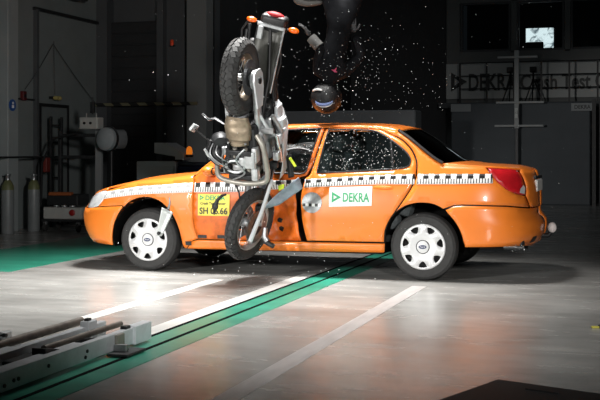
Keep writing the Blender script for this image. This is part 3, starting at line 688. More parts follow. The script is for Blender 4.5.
# --- checker stripe
def strip_mat(name, dark, light):
    m = bpy.data.materials.new(name); m.use_nodes = True; nt = m.node_tree; b = nt.nodes['Principled BSDF']
    uv = nt.nodes.new('ShaderNodeUVMap'); sx = nt.nodes.new('ShaderNodeSeparateXYZ'); nt.links.new(uv.outputs[0], sx.inputs[0])
    def op(o, a, v=None, b_=None):
        n = nt.nodes.new('ShaderNodeMath'); n.operation = o; nt.links.new(a, n.inputs[0])
        if v is not None: n.inputs[1].default_value = v
        if b_ is not None: nt.links.new(b_, n.inputs[1])
        return n.outputs[0]
    u, v = sx.outputs[0], sx.outputs[1]
    sq = op('LESS_THAN', op('FRACT', op('DIVIDE', u, .1)), .5)
    tk = op('LESS_THAN', op('FRACT', op('DIVIDE', u, .025)), .36)
    top = op('GREATER_THAN', v, .52); low = op('LESS_THAN', v, .52); lowc = op('GREATER_THAN', v, .04)
    a = op('MULTIPLY', sq, None, top); c = op('MULTIPLY', op('MULTIPLY', tk, None, low), None, lowc)
    f = op('MAXIMUM', a, None, c)
    mx = nt.nodes.new('ShaderNodeMix'); mx.data_type = 'RGBA'; mx.inputs[6].default_value = (*light, 1); mx.inputs[7].default_value = (*dark, 1)
    nt.links.new(f, mx.inputs[0]); nt.links.new(mx.outputs[2], b.inputs['Base Color']); b.inputs['Roughness'].default_value = .4
    return m
STRIP = strip_mat('checker_stripe_print', (.012, .012, .013), (.86, .86, .85))
STRIP_GLARE = strip_mat('glare_washed_stripe_print', (.42, .42, .43), (.86, .86, .85))  # same print for the fender, dark squares paled: glare put into the colour
st_t = [(-.70,.752),(-.653,.762),(-.306,.795),(-.023,.825),(.167,.839),(.458,.860),(.888,.871),(1.58,.901),(2.393,.949),(2.76,.957),(3.438,.960)]
st_b = [(-.681,.681),(-.573,.698),(-.273,.725),(-.016,.746),(.258,.760),(.466,.769),(.896,.777),(1.587,.825),(2.4,.862),(2.766,.866),(3.525,.879)]
def strip(s0, s1, parent, m, side, dented=False):
    n = max(2, int((s1 - s0) / .03)); k = 4; V = []; F = []; U = []
    for i in range(n + 1):
        for j in range(k + 1):
            s = s0 + (s1 - s0) * i / n; z = interp(st_b, s) + (interp(st_t, s) - interp(st_b, s)) * j / k
            p = P(s, z) + NRM(s, z) * .004
            if dented: p.y += dent(s, z)
            V.append((p.x, p.y if side < 0 else -p.y, p.z)); U.append((p.x, j / k))
    for i in range(n):
        for j in range(k):
            o = i * (k + 1) + j; q = (o, o + k + 1, o + k + 2, o + 1); F.append(q if side < 0 else q[::-1])
    o = MB().add((V, F), 0, True).build('checker_stripe', m, parent)
    ul = o.data.uv_layers.new(name='UVMap')
    for l in o.data.loops: ul.data[l.index].uv = U[l.vertex_index]
    md = o.modifiers.new('solid', 'SOLIDIFY'); md.thickness = .002; md.offset = -1
for i, sd in enumerate((-1, 1)):
    strip(-.63, .470, fender[i], STRIP_GLARE, sd); strip(.488, 1.545, fdoor[i], STRIP, sd, sd < 0)
    strip(1.59, 2.625, rdoor[i], STRIP, sd); strip(2.645, 3.46, quarter[i], STRIP, sd)
# --- placards on the near flank (and plain repeats on the far one are not visible)
def on_skin(vf, s0, z0, off): return [(lambda q: (q.x, q.y + (0), q.z))(P(s0 + p[0], z0 + p[1]) + Vector((0, -off, 0))) for p in vf[0]], vf[1]
def rect_skin(s0, s1, z0, z1, off, sk=0): 
    V = []; n = 6
    for i in range(n + 1):
        for j in range(n + 1):
            s = s0 + (s1 - s0) * i / n; z = z0 + (z1 - z0) * j / n + sk * i / n; p = P(s, z); V.append((p.x, p.y - off, p.z))
    return V, [(i * (n + 1) + j, (i + 1) * (n + 1) + j, (i + 1) * (n + 1) + j + 1, i * (n + 1) + j + 1) for i in range(n) for j in range(n)]
TRI = [(0, 0), (.062, .035), (0, .07), (.012, .021), (.036, .035), (.012, .049)]
def tri(sc): V = [(x * sc, y * sc, 0) for x, y in TRI]; return V, [(0, 1, 4, 3), (1, 2, 5, 4), (2, 0, 3, 5)]
mb = MB().add(rect_skin(.535, .857, .55, .755, .006))
mb.add(on_skin(tri(.72), .552, .695, .009), 2)
for body, size, wd, s0, z0, mi in [('DEKRA', .062, .20, .612, .698, 2), ('Crash Test Center', .034, .26, .56, .655, 1), ('SH 06.66', .085, .285, .553, .567, 1)]:
    mb.add(on_skin(text_vf(body, size, 0, width=wd), s0, z0, .009), mi)
mb.build('test_placard', [YELLOW, BLACKINK, GREENINK], fdoor[0])['label'] = 'yellow placard'
mb = MB().add(rect_skin(1.835, 2.238, .652, .83, .006, .016))
mb.add(on_skin(tri(1.45), 1.86, .69, .009), 1); mb.add(on_skin(text_vf('DEKRA', .115, 0, width=.25), 1.965, .702, .009), 1)
mb.build('logo_placard', [WHITECARD, GREENINK], rdoor[0])['label'] = 'white placard with green lettering'
mb = MB(); dv = [(0, 0, 0)] + [(.096 * math.cos(k * PI / 16), .096 * math.sin(k * PI / 16), 0) for k in range(32)]
mb.add(on_skin((dv, [(0, 1 + k, 1 + (k + 1) % 32) for k in range(32)]), 1.67, .688, .006), 0)
for k in range(6):
    mb.add(on_skin(([(-.09 + k * .03, -.035, 0), (-.06 + k * .03, -.035, 0), (-.06 + k * .03, -.008, 0), (-.09 + k * .03, -.008, 0)], [(0, 1, 2, 3)]), 1.67, .688, .009), 1 if k % 2 == 0 else 2)
mb.build('target_disc', [mat('silver_foil', (.34, .36, .37), .45, .3, .35, 30), BLACKINK, WHITECARD], rdoor[0])
for pts in ([(1.30, .50), (1.34, .49), (1.355, .525), (1.32, .54), (1.295, .525)], [(1.31, .42), (1.35, .405), (1.36, .445), (1.33, .46), (1.305, .445)], [(1.16, .66), (1.19, .62), (1.20, .70), (1.175, .72)]):
    V, F = sheet(pts, side=-1, off=.006, gap=0, step=.02, dented=True); MB().add((V, F), 0, True).build('tear', BLACK, fdoor[0])
# number plate, tow ball
npl = MB().add(box((0, 0, 0), (.02, .50, .11), .004), 0, False, Matrix.Translation((3.640, 0, .845)) @ Matrix.Rotation(-.06, 4, 'Y')).build('number_plate', WHITECARD, car)
MB().add(box((3.651, 0, .845), (.006, .47, .09))).build('plate_face', mat('plate_white', (.75, .75, .72), .4), npl)
MB().add(box((3.622, 0, .92), (.05, .56, .03), .006)).build('plate_lamp_bar', BLACK, car)
tb = MB().add(tube([(3.3, 0, .36), (3.62, 0, .37), (3.73, 0, .37), (3.76, 0, .41)], .022, 10), 0, True).build('tow_bar', BLACK, car)
MB().add(ball((3.765, 0, .445), (.042, .042, .05), 16, 10), 0, True).build('tow_ball_cap', mat('pinkish_white_cap', (.85, .78, .76), .5), tb)
MB().add(sheet([(3.93, .34), (4.02, .345), (4.01, .40), (3.94, .395)], side=-1, off=.004, gap=0, step=.03)).build('tow_eye_hole', BLACK, bumper_r)
MB().add(tube([(3.38, -.5, .30), (3.56, -.52, .31)], .03, 12), 0, True).build('exhaust_tip', STEEL, car)
# --- wheels
def wheel(ux, sd, steer=0.):
    R, Wd = .305, .19
    M0 = Matrix.Translation((ux, sd * .765, R)) @ Matrix.Rotation(steer, 4, 'Z') @ Matrix.Rotation(PI / 2 * (1 if sd < 0 else -1), 4, 'X')
    h = Wd / 2
    t = MB().add(lathe([(.195, -h + .01), (.218, -h), (.27, -h + .004), (.293, -h + .022), (.303, -h + .05), (.305, 0), (.303, h - .05), (.293, h - .022), (.27, h - .004), (.215, h), (.195, h - .012)], 64), 0, True, M0)
    for k in (-.05, -.017, .017, .05): pass
    wo = t.build('wheel', RUBBER, car, 30)
    MB().add(lathe([(.0, h - .075), (.18, h - .06), (.197, h - .02)], 48), 0, True, M0).add(lathe([(.197, -h + .01), (.18, 0), (.05, .02), (0, .02)], 40), 0, True, M0).build('rim', BLACK, wo)
    # trim with seven openings
    RO = .207; outer = [(RO * math.cos(2 * PI * k / 72), RO * math.sin(2 * PI * k / 72)) for k in range(72)]
    holes = []
    for k in range(7):
        a0 = 2 * PI * k / 7 - PI / 2; hp = []
        for (r, da) in [(.183, -.215), (.186, -.07), (.186, .07), (.183, .215), (.160, .20), (.138, .12), (.128, 0), (.138, -.12), (.160, -.20)]:
            hp.append((r * math.cos(a0 + da), r * math.sin(a0 + da)))
        holes.append(hp)
    vs2 = outer[:]; ed = [(i, (i + 1) % 72) for i in range(72)]
    for hp in holes:
        o = len(vs2); vs2 += hp; ed += [(o + i, o + (i + 1) % len(hp)) for i in range(len(hp))]
    for r, n in ((.195, 44), (.15, 1), (.115, 28), (.085, 22), (.05, 14), (0.001, 1)):
        for k in range(n):
            q = (r * math.cos(2 * PI * k / n + .1), r * math.sin(2 * PI * k / n + .1))
            if not any(inside(q, hp) for hp in holes): vs2.append(q)
    res = delaunay_2d_cdt([Vector(p) for p in vs2], ed, [], 0, 1e-6); Fc = []
    for f in res[2]:
        cc = (sum(res[0][i].x for i in f) / len(f), sum(res[0][i].y for i in f) / len(f))
        if cc[0] ** 2 + cc[1] ** 2 < (RO * .9995) ** 2 and not any(inside(cc, hp) for hp in holes): Fc.append(tuple(f))
    dish = [(0, h - .004), (.05, h - .004), (.09, h - .002), (.125, h + .004), (.17, h + .004), (.195, h + .003), (.207, h - .002)]
    V = [(p.x, p.y, interp(dish, p.length)) for p in res[0]]
    hc = MB().add((V, Fc), 0, True, M0).build('hub_cap', SILVER, wo, 60)
    md = hc.modifiers.new('solid', 'SOLIDIFY'); md.thickness = .012; md.offset = -1
    mb = MB().add(lathe([(.050, h - .002), (.053, h + .006), (.0, h + .009)], 32), 0, True, M0).add(lathe([(.056, h - .001), (.059, h + .003), (.062, h - .001)], 32), 2, True, M0)
    ov = [(0, 0, h + .0105)] + [(.036 * math.cos(k * PI / 12), .017 * math.sin(k * PI / 12), h + .0105) for k in range(24)]
    mb.add((ov, [(0, 1 + k, 1 + (k + 1) % 24) for k in range(24)]), 1, False, M0)
    v, f = text_vf('Ford', .02, 0, width=.045); mb.add((v, f), 0, False, M0 @ Matrix.Translation((-.0225, -.005, h + .0118)))
    mb.build('centre_badge', [SILVER, mat('badge_navy', (.02, .035, .12), .3), DARKMETAL], wo)
for ux, sd in ((0, -1), (2.704, -1), (0, 1), (2.704, 1)): wheel(ux, sd, 0)

# ================================================================ the motorcycle, pitched up on its nose against the front door
bike = thing('motorcycle', 'crashing motorcycle standing on its front wheel against the orange door, underside forward', 'motorcycle')
fwd_v = Vector((0, .36, -.93)).normalized(); lft = Vector((-1, 0, 0)); upv = fwd_v.cross(lft)
B3 = Matrix((fwd_v, lft, upv)).transposed().to_4x4()
ROLL = Matrix.Rotation(math.radians(-5), 4, Vector((-.304, .953, 0)))
BM = Matrix.Translation((-3.345, 8.80, 1.80)) @ ROLL.inverted() @ B3
bike.matrix_world = BM
BI = BM.inverted()
def wl2(p): return tuple(BI @ Vector(p))          # world point to motorcycle space
def bpart(name, m, mb, parent=None, sharp=40): return mb.build(name, m, parent or bike, sharp)
def bike_wheel(name, c, R, tw, M, spokes=16, disc=True):
    """wheel spun about local z of M"""
    r0 = R - tw * .95; pr = []
    for k in range(15):
        a = -PI * .92 + 2 * PI * .92 * k / 14
        pr.append((R - tw * .5 + tw * .5 * math.cos(a), tw * .5 * math.sin(a)))
    t = MB().add(lathe(pr, 56), 0, True, M)
    # raised tread blocks in slanted rows
    nb = 34
    for i in range(nb):
        for (ha, sgn) in ((-.95, 1), (-.38, -1), (.38, 1), (.95, -1)):
            th = 2 * PI * (i + (.5 if ha > 0 else 0)) / nb + .05 * sgn
            rr = R - tw * .5 + tw * .515 * math.cos(ha); hh = tw * .515 * math.sin(ha)
            o = Vector((rr * math.cos(th), rr * math.sin(th), hh)); n = Vector((math.cos(ha) * math.cos(th), math.cos(ha) * math.sin(th), math.sin(ha)))
            tg = Vector((-math.sin(th), math.cos(th), 0)); Mb = axisM(o, n, tg + Vector((0, 0, .45 * sgn)))
            t.add(box((0, 0, 0), (2 * PI * R / nb * .82, tw * .27, .007)), 0, False, M @ Mb)
    wo = bpart(name, mat('worn_bike_rubber', (.036, .036, .036), .7, 0, .35, 14), t)
    ri = R - tw * .98
    bpart('rim', ALU if name == 'front_wheel' else mat('rim_bronze', (.30, .25, .19), .4, .6, .2, 10), MB().add(lathe([(ri + .012, -tw * .36), (ri, -tw * .34), (ri - .016, -tw * .16), (ri - .020, 0), (ri - .016, tw * .16), (ri, tw * .34), (ri + .012, tw * .36), (ri + .004, 0), (ri + .012, -tw * .36)], 48), 0, True, M), wo)
    bpart('hub', ALU, MB().add(lathe([(0, -.075), (.05, -.075), (.05, -.05), (.032, -.04), (.032, .04), (.05, .05), (.05, .075), (0, .075)], 22), 0, True, M), wo)
    for k in range(spokes):
        a = 2 * PI * k / spokes; s = 1 if k % 2 else -1
        bpart('spoke', STEEL, MB().add(tube([(.045 * math.cos(a + s * .7), .045 * math.sin(a + s * .7), .05 * s), ((ri - .012) * math.cos(a), (ri - .012) * math.sin(a), 0)], .0035, 5), 0, False, M), wo)
    if disc:
        for zz in ((.078,) if name == 'rear_wheel' else (.074, -.074)):
            bpart('brake_disc', mat('disc_steel', (.24, .24, .25), .35, .8, .3, 20), MB().add(lathe([(.085, zz), (.155, zz), (.155, zz + .006), (.085, zz + .006), (.085, zz)], 36), 0, True, M), wo)
            bpart('disc_carrier', DARKMETAL, MB().add(lathe([(.03, zz + .001), (.088, zz + .001), (.088, zz + .005), (.03, zz + .005)], 6), 0, False, M), wo)
    return wo
Ry = Matrix.Rotation(PI / 2, 4, 'X')              # local z -> -y (right-hand side)
bike_wheel('rear_wheel', 0, .335, .145, Ry)
FA = Vector((1.40, .0, .05))
Mfw = Matrix.Translation(FA) @ Matrix.Rotation(math.radians(15), 4, 'X') @ Matrix.Rotation(math.radians(7), 4, 'Z') @ Ry
bike_wheel('front_wheel', 0, .335, .11, Mfw)
bpart('sprocket', STEEL, MB().add(lathe([(.05, -.086), (.10, -.086), (.10, -.092), (.05, -.092), (.05, -.086)], 36), 0, True, Ry))
for sd in (-1, 1):
    bpart('swingarm', ALU, MB().add(box((.29, 0, 0), (.60, .045, .105), .02, 2), 0, True, Matrix.Translation((0, sd * .135, 0)) @ Matrix.Rotation(-.08, 4, 'Y')).add(lathe([(.02, -.028), (.07, -.028), (.085, -.015), (.085, .015), (.07, .028), (.02, .028)], 24), 0, True, Matrix.Translation((0.02, sd * .135, 0)) @ Ry))
V, F = prism([(-.085, -.05), (-.06, -.10), (.0, -.12), (.10, -.10), (.26, -.06), (.26, .06), (.10, .10), (-.02, .09), (-.075, .04)], .158, .172)
bpart('hub_guard', PLASTWHITE, MB().add(([(x, -zz, z) for x, z, zz in V], F)))
bpart('hub_bolt', BLACK, MB().add(lathe([(0, 0), (.03, 0), (.03, .012), (0, .014)], 16), 0, True, Matrix.Translation((.02, -.172, 0)) @ Ry))
bpart('brake_caliper', ALU, MB().add(box((.08, -.10, .09), (.10, .05, .07), .014, 2), 0, True).add(box((.15, -.13, .05), (.10, .04, .10), .01)))
bpart('chain_guard', BLACK, MB().add(box((.2, .14, .07), (.4, .03, .05), .008)))
bpart('chain', DARKMETAL, MB().add(tube([(0, .09, .1), (.5, .09, .08), (.54, .09, .04), (.5, .09, 0), (0, .09, -.1), (-.07, .09, -.07), (-.1, .09, 0), (-.07, .09, .07)], .009, 6, closed=True), 0, True))
for sd in (-1, 1):
    bpart('frame_tube', DARKMETAL, MB().add(tube([(.93, sd * .03, .55), (.86, sd * .11, .25), (.78, sd * .12, -.03), (.45, sd * .12, -.07), (.38, sd * .13, .15), (.36, sd * .13, .44)], .019, 8), 0, True))
    bpart('frame_tube', DARKMETAL, MB().add(tube([(.93, sd * .03, .53), (.6, sd * .12, .50), (.36, sd * .13, .44), (.0, sd * .12, .46), (-.34, sd * .10, .53)], .017, 8), 0, True))
    bpart('subframe_tube', BLACK, MB().add(tube([(.38, sd * .14, .12), (.1, sd * .135, .34), (-.30, sd * .11, .48)], .014, 8), 0, True))
    bpart('grab_rail', BLACK, MB().add(tube([(.15, sd * .14, .50), (.0, sd * .19, .50), (-.28, sd * .185, .55), (-.36, sd * .12, .56)], .011, 8), 0, True))
eng = bpart('engine', DARKMETAL, MB().add(box((.60, 0, .07), (.40, .30, .24), .04, 2), 0, True).add(box((.50, .0, .16), (.2, .26, .2), .03, 2), 0, True))
for k in range(6):
    bpart('cooling_fin', ALU, MB().add(box((0, 0, .02 + k * .032), (.2, .22, .012), .003), 0, False, Matrix.Translation((.70, 0, .18)) @ Matrix.Rotation(.35, 4, 'Y')), eng)
bpart('cylinder_head', ALU, MB().add(box((0, 0, .26), (.19, .2, .09), .02, 2), 0, True, Matrix.Translation((.70, 0, .18)) @ Matrix.Rotation(.35, 4, 'Y')), eng)
bpart('clutch_cover', ALU, MB().add(lathe([(0, .035), (.06, .035), (.085, .025), (.1, 0)], 28), 0, True, Matrix.Translation((.54, -.15, .08)) @ Ry), eng)
bpart('alternator_cover', DARKMETAL, MB().add(lathe([(0, .075), (.05, .075), (.085, .06), (.1, 0)], 28), 0, True, Matrix.Translation((.66, .16, .09)) @ Ry.inverted()).add(lathe([(.06, .074), (.068, .082), (.076, .074)], 24), 0, True, Matrix.Translation((.66, .16, .09)) @ Ry.inverted()), eng)
for (x, y, a) in ((.78, .06, 1), (.78, -.06, -1)):
    bpart('exhaust_header', TUBEGREY, MB().add(tube([(.80, y, .33), (.90, y * 1.2, .24), (.91, y * 1.3, .05), (.82, y * 1.1, -.07), (.62, y * .8, -.09)], .021, 10), 0, True))
bpart('oil_cooler', BLACK, MB().add(box((.93, 0, .15), (.04, .26, .2), .008)).add(box((.88, 0, -.035), (.12, .24, .05), .015)))
for k in range(5): bpart('cooler_fin', STEEL, MB().add(box((.955, 0, .08 + k * .035), (.008, .24, .006))))
bpart('header_ring', ALU, MB().add(tube([(.79 + .055 * math.cos(a * PI / 9), .05 + .085 * math.sin(a * PI / 9), -.105) for a in range(18)], .012, 8, closed=True), 0, True))
bpart('engine_bracket', DARKMETAL, MB().add(box((.70, .0, -.085), (.05, .26, .03), .006)).add(box((.68, .11, -.10), (.12, .04, .03), .006)))
bpart('sump', ALU, MB().add(box((.72, -.09, -.09), (.16, .10, .06), .015, 2), 0, True))
# tan skid plate with pressed ribs and turned-up front lip
V = []; F = []; NI, NJ = 16, 10
for i in range(NI + 1):
    for j in range(NJ + 1):
        a_ = i / NI; q = j / NJ * 2 - 1; wd_ = .105 + .018 * math.sin(PI * a_) - (.02 if i > 12 else 0)
        z_ = -.118 - .020 * (1 - q * q) + .05 * max(0, a_ - .75) * 2 + .010 * math.sin(9 * a_ + 2.2 * q) + .007 * math.sin(23 * a_) * (1 - q * q) + .03 * abs(q) ** 4
        V.append((.33 + .27 * a_, .012 + wd_ * q, z_))
for i in range(NI):
    for j in range(NJ): o = i * (NJ + 1) + j; F.append((o, o + 1, o + NJ + 2, o + NJ + 1))
sko = bpart('skid_plate', TAN, MB().add((V, F), 0, True)); md = sko.modifiers.new('solid', 'SOLIDIFY'); md.thickness = .008
for y in (-.07, .09): bpart('mount_bolt', STEEL, MB().add(ball((.56, y, -.135), .012, 8, 6), 0, True), sko)
for c, s, m in [((.66, .0, -.10), (.05, .23, .05), DARKMETAL), ((.74, .10, -.085), (.06, .10, .05), BLACK), ((.74, -.02, -.09), (.08, .06, .06), ALU), ((.83, .13, -.05), (.10, .05, .07), DARKMETAL), ((.86, -.12, -.05), (.12, .06, .08), ALU), ((.90, .02, -.06), (.05, .22, .04), DARKMETAL), ((.66, .15, -.06), (.08, .05, .08), STEEL), ((.80, .03, -.10), (.05, .08, .03), STEEL), ((.68, -.13, -.06), (.14, .05, .09), ALU)]:
    bpart('engine_bracket', m, MB().add(box(c, s, .012, 2), 0, True))
for pts in [[(.62, .14, -.09), (.72, .17, -.10), (.86, .16, -.08)], [(.62, -.05, -.11), (.72, .03, -.13), (.84, -.04, -.11), (.92, .08, -.09)], [(.60, -.18, -.03), (.70, -.20, -.06), (.84, -.19, -.02)]]:
    bpart('coolant_pipe', STEEL, MB().add(tube(crv(pts, 4), .009, 8), 0, True))
bpart('crash_bar', TUBEGREY, MB().add(tube(crv([(.50, -.15, -.06), (.58, -.21, -.09), (.70, -.235, -.09), (.86, -.235, -.06), (.93, -.20, -.06), (.95, -.06, -.08), (.945, .10, -.08), (.925, .215, -.06), (.86, .245, -.05), (.68, .235, -.05), (.60, .20, -.03)], 4), .024, 10), 0, True))
bpart('fuel_tank', PLASTWHITE, MB().add(ball((.60, 0, .56), (.30, .20, .15), 24, 14), 0, True))
for sd in (-1, 1):
    V = []; F = []
    for i in range(9):
        for j in range(6):
            x = .46 + .58 * i / 8; z = .26 + (.30 + .06 * math.sin(i)) * j / 5 + .05 * i / 8
            V.append((x, sd * (.21 + .05 * math.sin(PI * i / 8) - .05 * (j / 5) ** 2), z))
    for i in range(8):
        for j in range(5): o = i * 6 + j; F.append((o, o + 1, o + 7, o + 6))
    o = bpart('side_fairing', PLASTWHITE, MB().add((V, F), 0, True)); md = o.modifiers.new('solid', 'SOLIDIFY'); md.thickness = .006; md.offset = 0
bpart('seat', BLACK, MB().add(box((.10, 0, .555), (.60, .26, .10), .04, 3), 0, True))
# underside of the rear mudguard and the tail
TM = Matrix.Translation((.12, -.03, 0)) @ Matrix.Rotation(math.radians(12), 4, 'Z') @ Matrix.Translation((-.06, 0, 0))   # tail frame knocked askew
def tpart(name, m, mb, parent=None):
    mb.v = [tuple(TM @ Vector(q)) for q in mb.v]; return bpart(name, m, mb, parent)
V = []; F = []
for i in range(9):
    x = .16 - .56 * i / 8; z = .37 + .10 * (i / 8) ** 1.5
    for j in range(5):
        y = -.115 + .23 * j / 4; V.append((x, y, z + (.035 * (1 - ((j - 2) / 2) ** 2))))
for i in range(8):
    for j in range(4): o = i * 5 + j; F.append((o, o + 1, o + 6, o + 5))
o = tpart('rear_mudguard', mat('mudguard_dull', (.055, .055, .048), .45, .1, .4, 9), MB().add((V, F), 0, True)); md = o.modifiers.new('solid', 'SOLIDIFY'); md.thickness = .008
for sd in (-1, 1): tpart('mudguard_strut', DARKMETAL if sd > 0 else STEEL, MB().add(tube([(.16, sd * .125, .36), (-.40, sd * .12, .47)], .011, 8)))
tpart('plate_bracket', ALU, MB().add(box((-.34, .085, .44), (.12, .05, .03), .006)).add(box((-.41, 0, .465), (.03, .26, .03), .006)))
tlh = tpart('tail_housing', BLACK, MB().add(box((-.42, 0, .54), (.16, .24, .13), .035, 3), 0, True))
tpart('tail_light', mat('bike_red_lens', (.30, .006, .01), .55, 0, .2, 10, spec=.2), MB().add(ball((-.495, 0, .535), (.032, .085, .045), 18, 10), 0, True), tlh)
for sd in (-1, 1):
    st = tpart('turn_signal', AMBER, MB().add(ball((-.415, sd * .200, .50), (.026, .050, .028), 16, 10), 0, True))
    tpart('stalk', BLACK, MB().add(tube([(-.40, sd * .10, .51), (-.412, sd * .18, .50)], .010, 8)), st)
# fork, yokes, handlebar
for sd in (-1, 1):
    top = Vector((.90, sd * .10, .56)); ax = FA + Vector((0, sd * .09, 0)); mid = top.lerp(ax, .45)
    bpart('fork_stanchion', CHROME, MB().add(tube([tuple(top), tuple(mid)], .021, 12), 0, True))
    bpart('fork_slider', ALU, MB().add(tube([tuple(mid.lerp(top, .08)), tuple(mid), tuple(ax)], [.03, .028, .027], 12), 0, True))
bpart('front_caliper', DARKMETAL, MB().add(box((0, 0, 0), (.12, .05, .07), .012, 2), 0, True, Matrix.Translation(FA + Vector((-.13, -.085, .03)))).add(box((0, 0, 0), (.05, .03, .05), .01), 0, True, Matrix.Translation(FA + Vector((-.05, -.10, -.02)))))
bpart('front_axle', STEEL, MB().add(tube([tuple(FA + Vector((0, -.12, 0))), tuple(FA + Vector((0, .12, 0)))], .012, 10)))
bpart('fork_yoke', BLACK, MB().add(box((.90, 0, .54), (.07, .27, .04), .01)).add(box((.97, 0, .44), (.07, .27, .04), .01)))
bpart('front_mudguard', BLUEGREY, MB().add(tube([(1.02, -.02, .30), (1.12, -.02, .37), (1.26, -.02, .41)], [.05, .065, .045], 10), 0, True))
bpart('handlebar', BLACK, MB().add(tube(crv([(.90, -.40, .70), (.88, -.26, .70), (.90, -.08, .62), (.90, .08, .62), (.84, .26, .68), (.78, .42, .62)], 4), .012, 8), 0, True))
for y, x, z in ((-.40, .90, .70), (.42, .78, .62)): bpart('grip', RUBBER, MB().add(tube([(x, y, z), (x + .02, y * .72, z + .01)], .018, 10), 0, True))
bpart('fork_guard', PLASTWHITE, MB().add(tube([wl2((-3.17, 9.12, .908)), wl2((-3.22, 8.99, .63)), wl2((-3.285, 8.87, .378))], [.015, .018, .021], 12), 0, True))
for pts, r, m in [([(.40, -.20, .20), (.55, -.24, .28), (.75, -.22, .36)], .022, ALU), ([(.55, -.26, .12), (.70, -.26, .18), (.85, -.24, .28)], .02, CHROME), ([(.35, -.16, .02), (.52, -.22, .10), (.60, -.25, .24), (.58, -.24, .40)], .014, PLASTWHITE)]:
    bpart('frame_casting', m, MB().add(tube(crv(pts, 4), r, 10), 0, True))
for c, s, m in [((.62, -.25, .22), (.10, .05, .09), PLASTWHITE), ((.74, -.26, .12), (.08, .06, .07), ALU), ((.50, -.25, .33), (.09, .05, .12), PLASTWHITE), ((.80, -.24, .34), (.12, .04, .08), ALU), ((.86, -.20, .20), (.06, .08, .06), DARKMETAL)]:
    bpart('engine_casting', m, MB().add(box(c, s, .014, 2), 0, True))
# left mirror, lever and brake line stand clear on the left
mh = wl2((-3.78, 8.80, 1.365)); bpart('mirror', ALU, MB().add(box((0, 0, 0), (.075, .03, .10), .012, 2), 0, True, Matrix.Translation(mh) @ Matrix.Rotation(.5, 4, 'Y') @ Matrix.Rotation(.6, 4, 'Z')))
bpart('mirror_stalk', BLACK, MB().add(tube([mh, wl2((-3.70, 8.90, 1.27)), wl2((-3.58, 9.0, 1.19)), wl2((-3.45, 9.1, 1.12))], .008, 8), 0, True))
bpart('lever', CHROME, MB().add(tube([wl2((-3.70, 8.8, 1.49)), wl2((-3.645, 8.82, 1.435)), wl2((-3.60, 8.84, 1.45)), wl2((-3.50, 8.9, 1.38))], [.009, .013, .013, .009], 8), 0, True))
bpart('lever', ALU, MB().add(tube([wl2((-3.70, 8.85, 1.18)), wl2((-3.665, 8.9, 1.10)), wl2((-3.60, 8.95, 1.05))], [.012, .016, .012], 8), 0, True))
bpart('clutch_pod', DARKMETAL, MB().add(ball(wl2((-3.63, 8.98, 1.13)), (.085, .06, .06), 16, 10), 0, True))
for k in range(4): bpart('cable', STEEL if k % 2 else BLACK, MB().add(tube(crv([wl2((-3.66 + .02 * k, 8.9, 1.24 - .01 * k)), wl2((-3.69 + .03 * k, 8.88, 1.14)), wl2((-3.62 + .03 * k, 8.9, 1.05 + .01 * k)), wl2((-3.52, 8.95, 1.0 + .03 * k))], 4), .006, 6), 0, True))
bpart('hand_guard', BLACK, MB().add(tube([wl2((-3.68, 8.92, 1.26)), wl2((-3.70, 8.95, 1.16)), wl2((-3.62, 9.0, 1.07)), wl2((-3.48, 9.05, 1.05))], [.02, .035, .035, .02], 8), 0, True))
bpart('instrument_pod', DARKMETAL, MB().add(lathe([(0, -.05), (.075, -.05), (.09, .0), (.09, .04), (.07, .05), (0, .045)], 24), 0, True, Matrix.Translation(wl2((-3.61, 9.0, 1.23))) @ Matrix.Rotation(-.5, 4, 'X')).add(lathe([(.09, .03), (.097, .04), (.09, .052)], 24), 0, True, Matrix.Translation(wl2((-3.61, 9.0, 1.23))) @ Matrix.Rotation(-.5, 4, 'X')))
# hoses and wiring
for i, pts in enumerate([[(.86, -.16, .3), (.95, -.2, .1), (1.1, -.14, .1), (1.28, -.13, .08)], [(.5, -.18, .3), (.7, -.24, .16), (.86, -.2, .24)], [(.3, -.17, .3), (.45, -.2, .2), (.6, -.2, .3), (.8, -.19, .4)], [(.9, .15, .4), (1.0, .2, .2), (1.15, .13, .15), (1.28, .1, .1)]]):
    bpart('hose', BLACK, MB().add(tube(crv(pts, 4), .008, 6), 0, True))
bpart('air_box', DARKMETAL, MB().add(box((.42, -.02, .34), (.24, .24, .16), .03, 2), 0, True))
bpart('carburettor', ALU, MB().add(box((.50, -.15, .27), (.12, .08, .12), .02, 2), 0, True).add(lathe([(0, 0), (.035, 0), (.035, .06), (.02, .08), (0, .08)], 16), 0, True, Matrix.Translation((.58, -.17, .32)) @ Ry))
bpart('shock_absorber', mat('spring_steel', (.5, .5, .48), .4, .4), MB().add(tube([(.20 + .13 * k / 60, .035 * math.cos(k * .8), .10 + .22 * k / 60 + .035 * math.sin(k * .8)) for k in range(61)], .008, 6), 0, True))
bpart('foot_peg', STEEL, MB().add(box((.48, -.22, .02), (.05, .12, .03), .006)).add(tube([(.48, -.16, .02), (.55, -.2, -.02), (.66, -.2, -.04)], .009, 8)))
bpart('battery_tray', PLASTWHITE, MB().add(box((.46, -.19, .40), (.20, .03, .16), .01)))
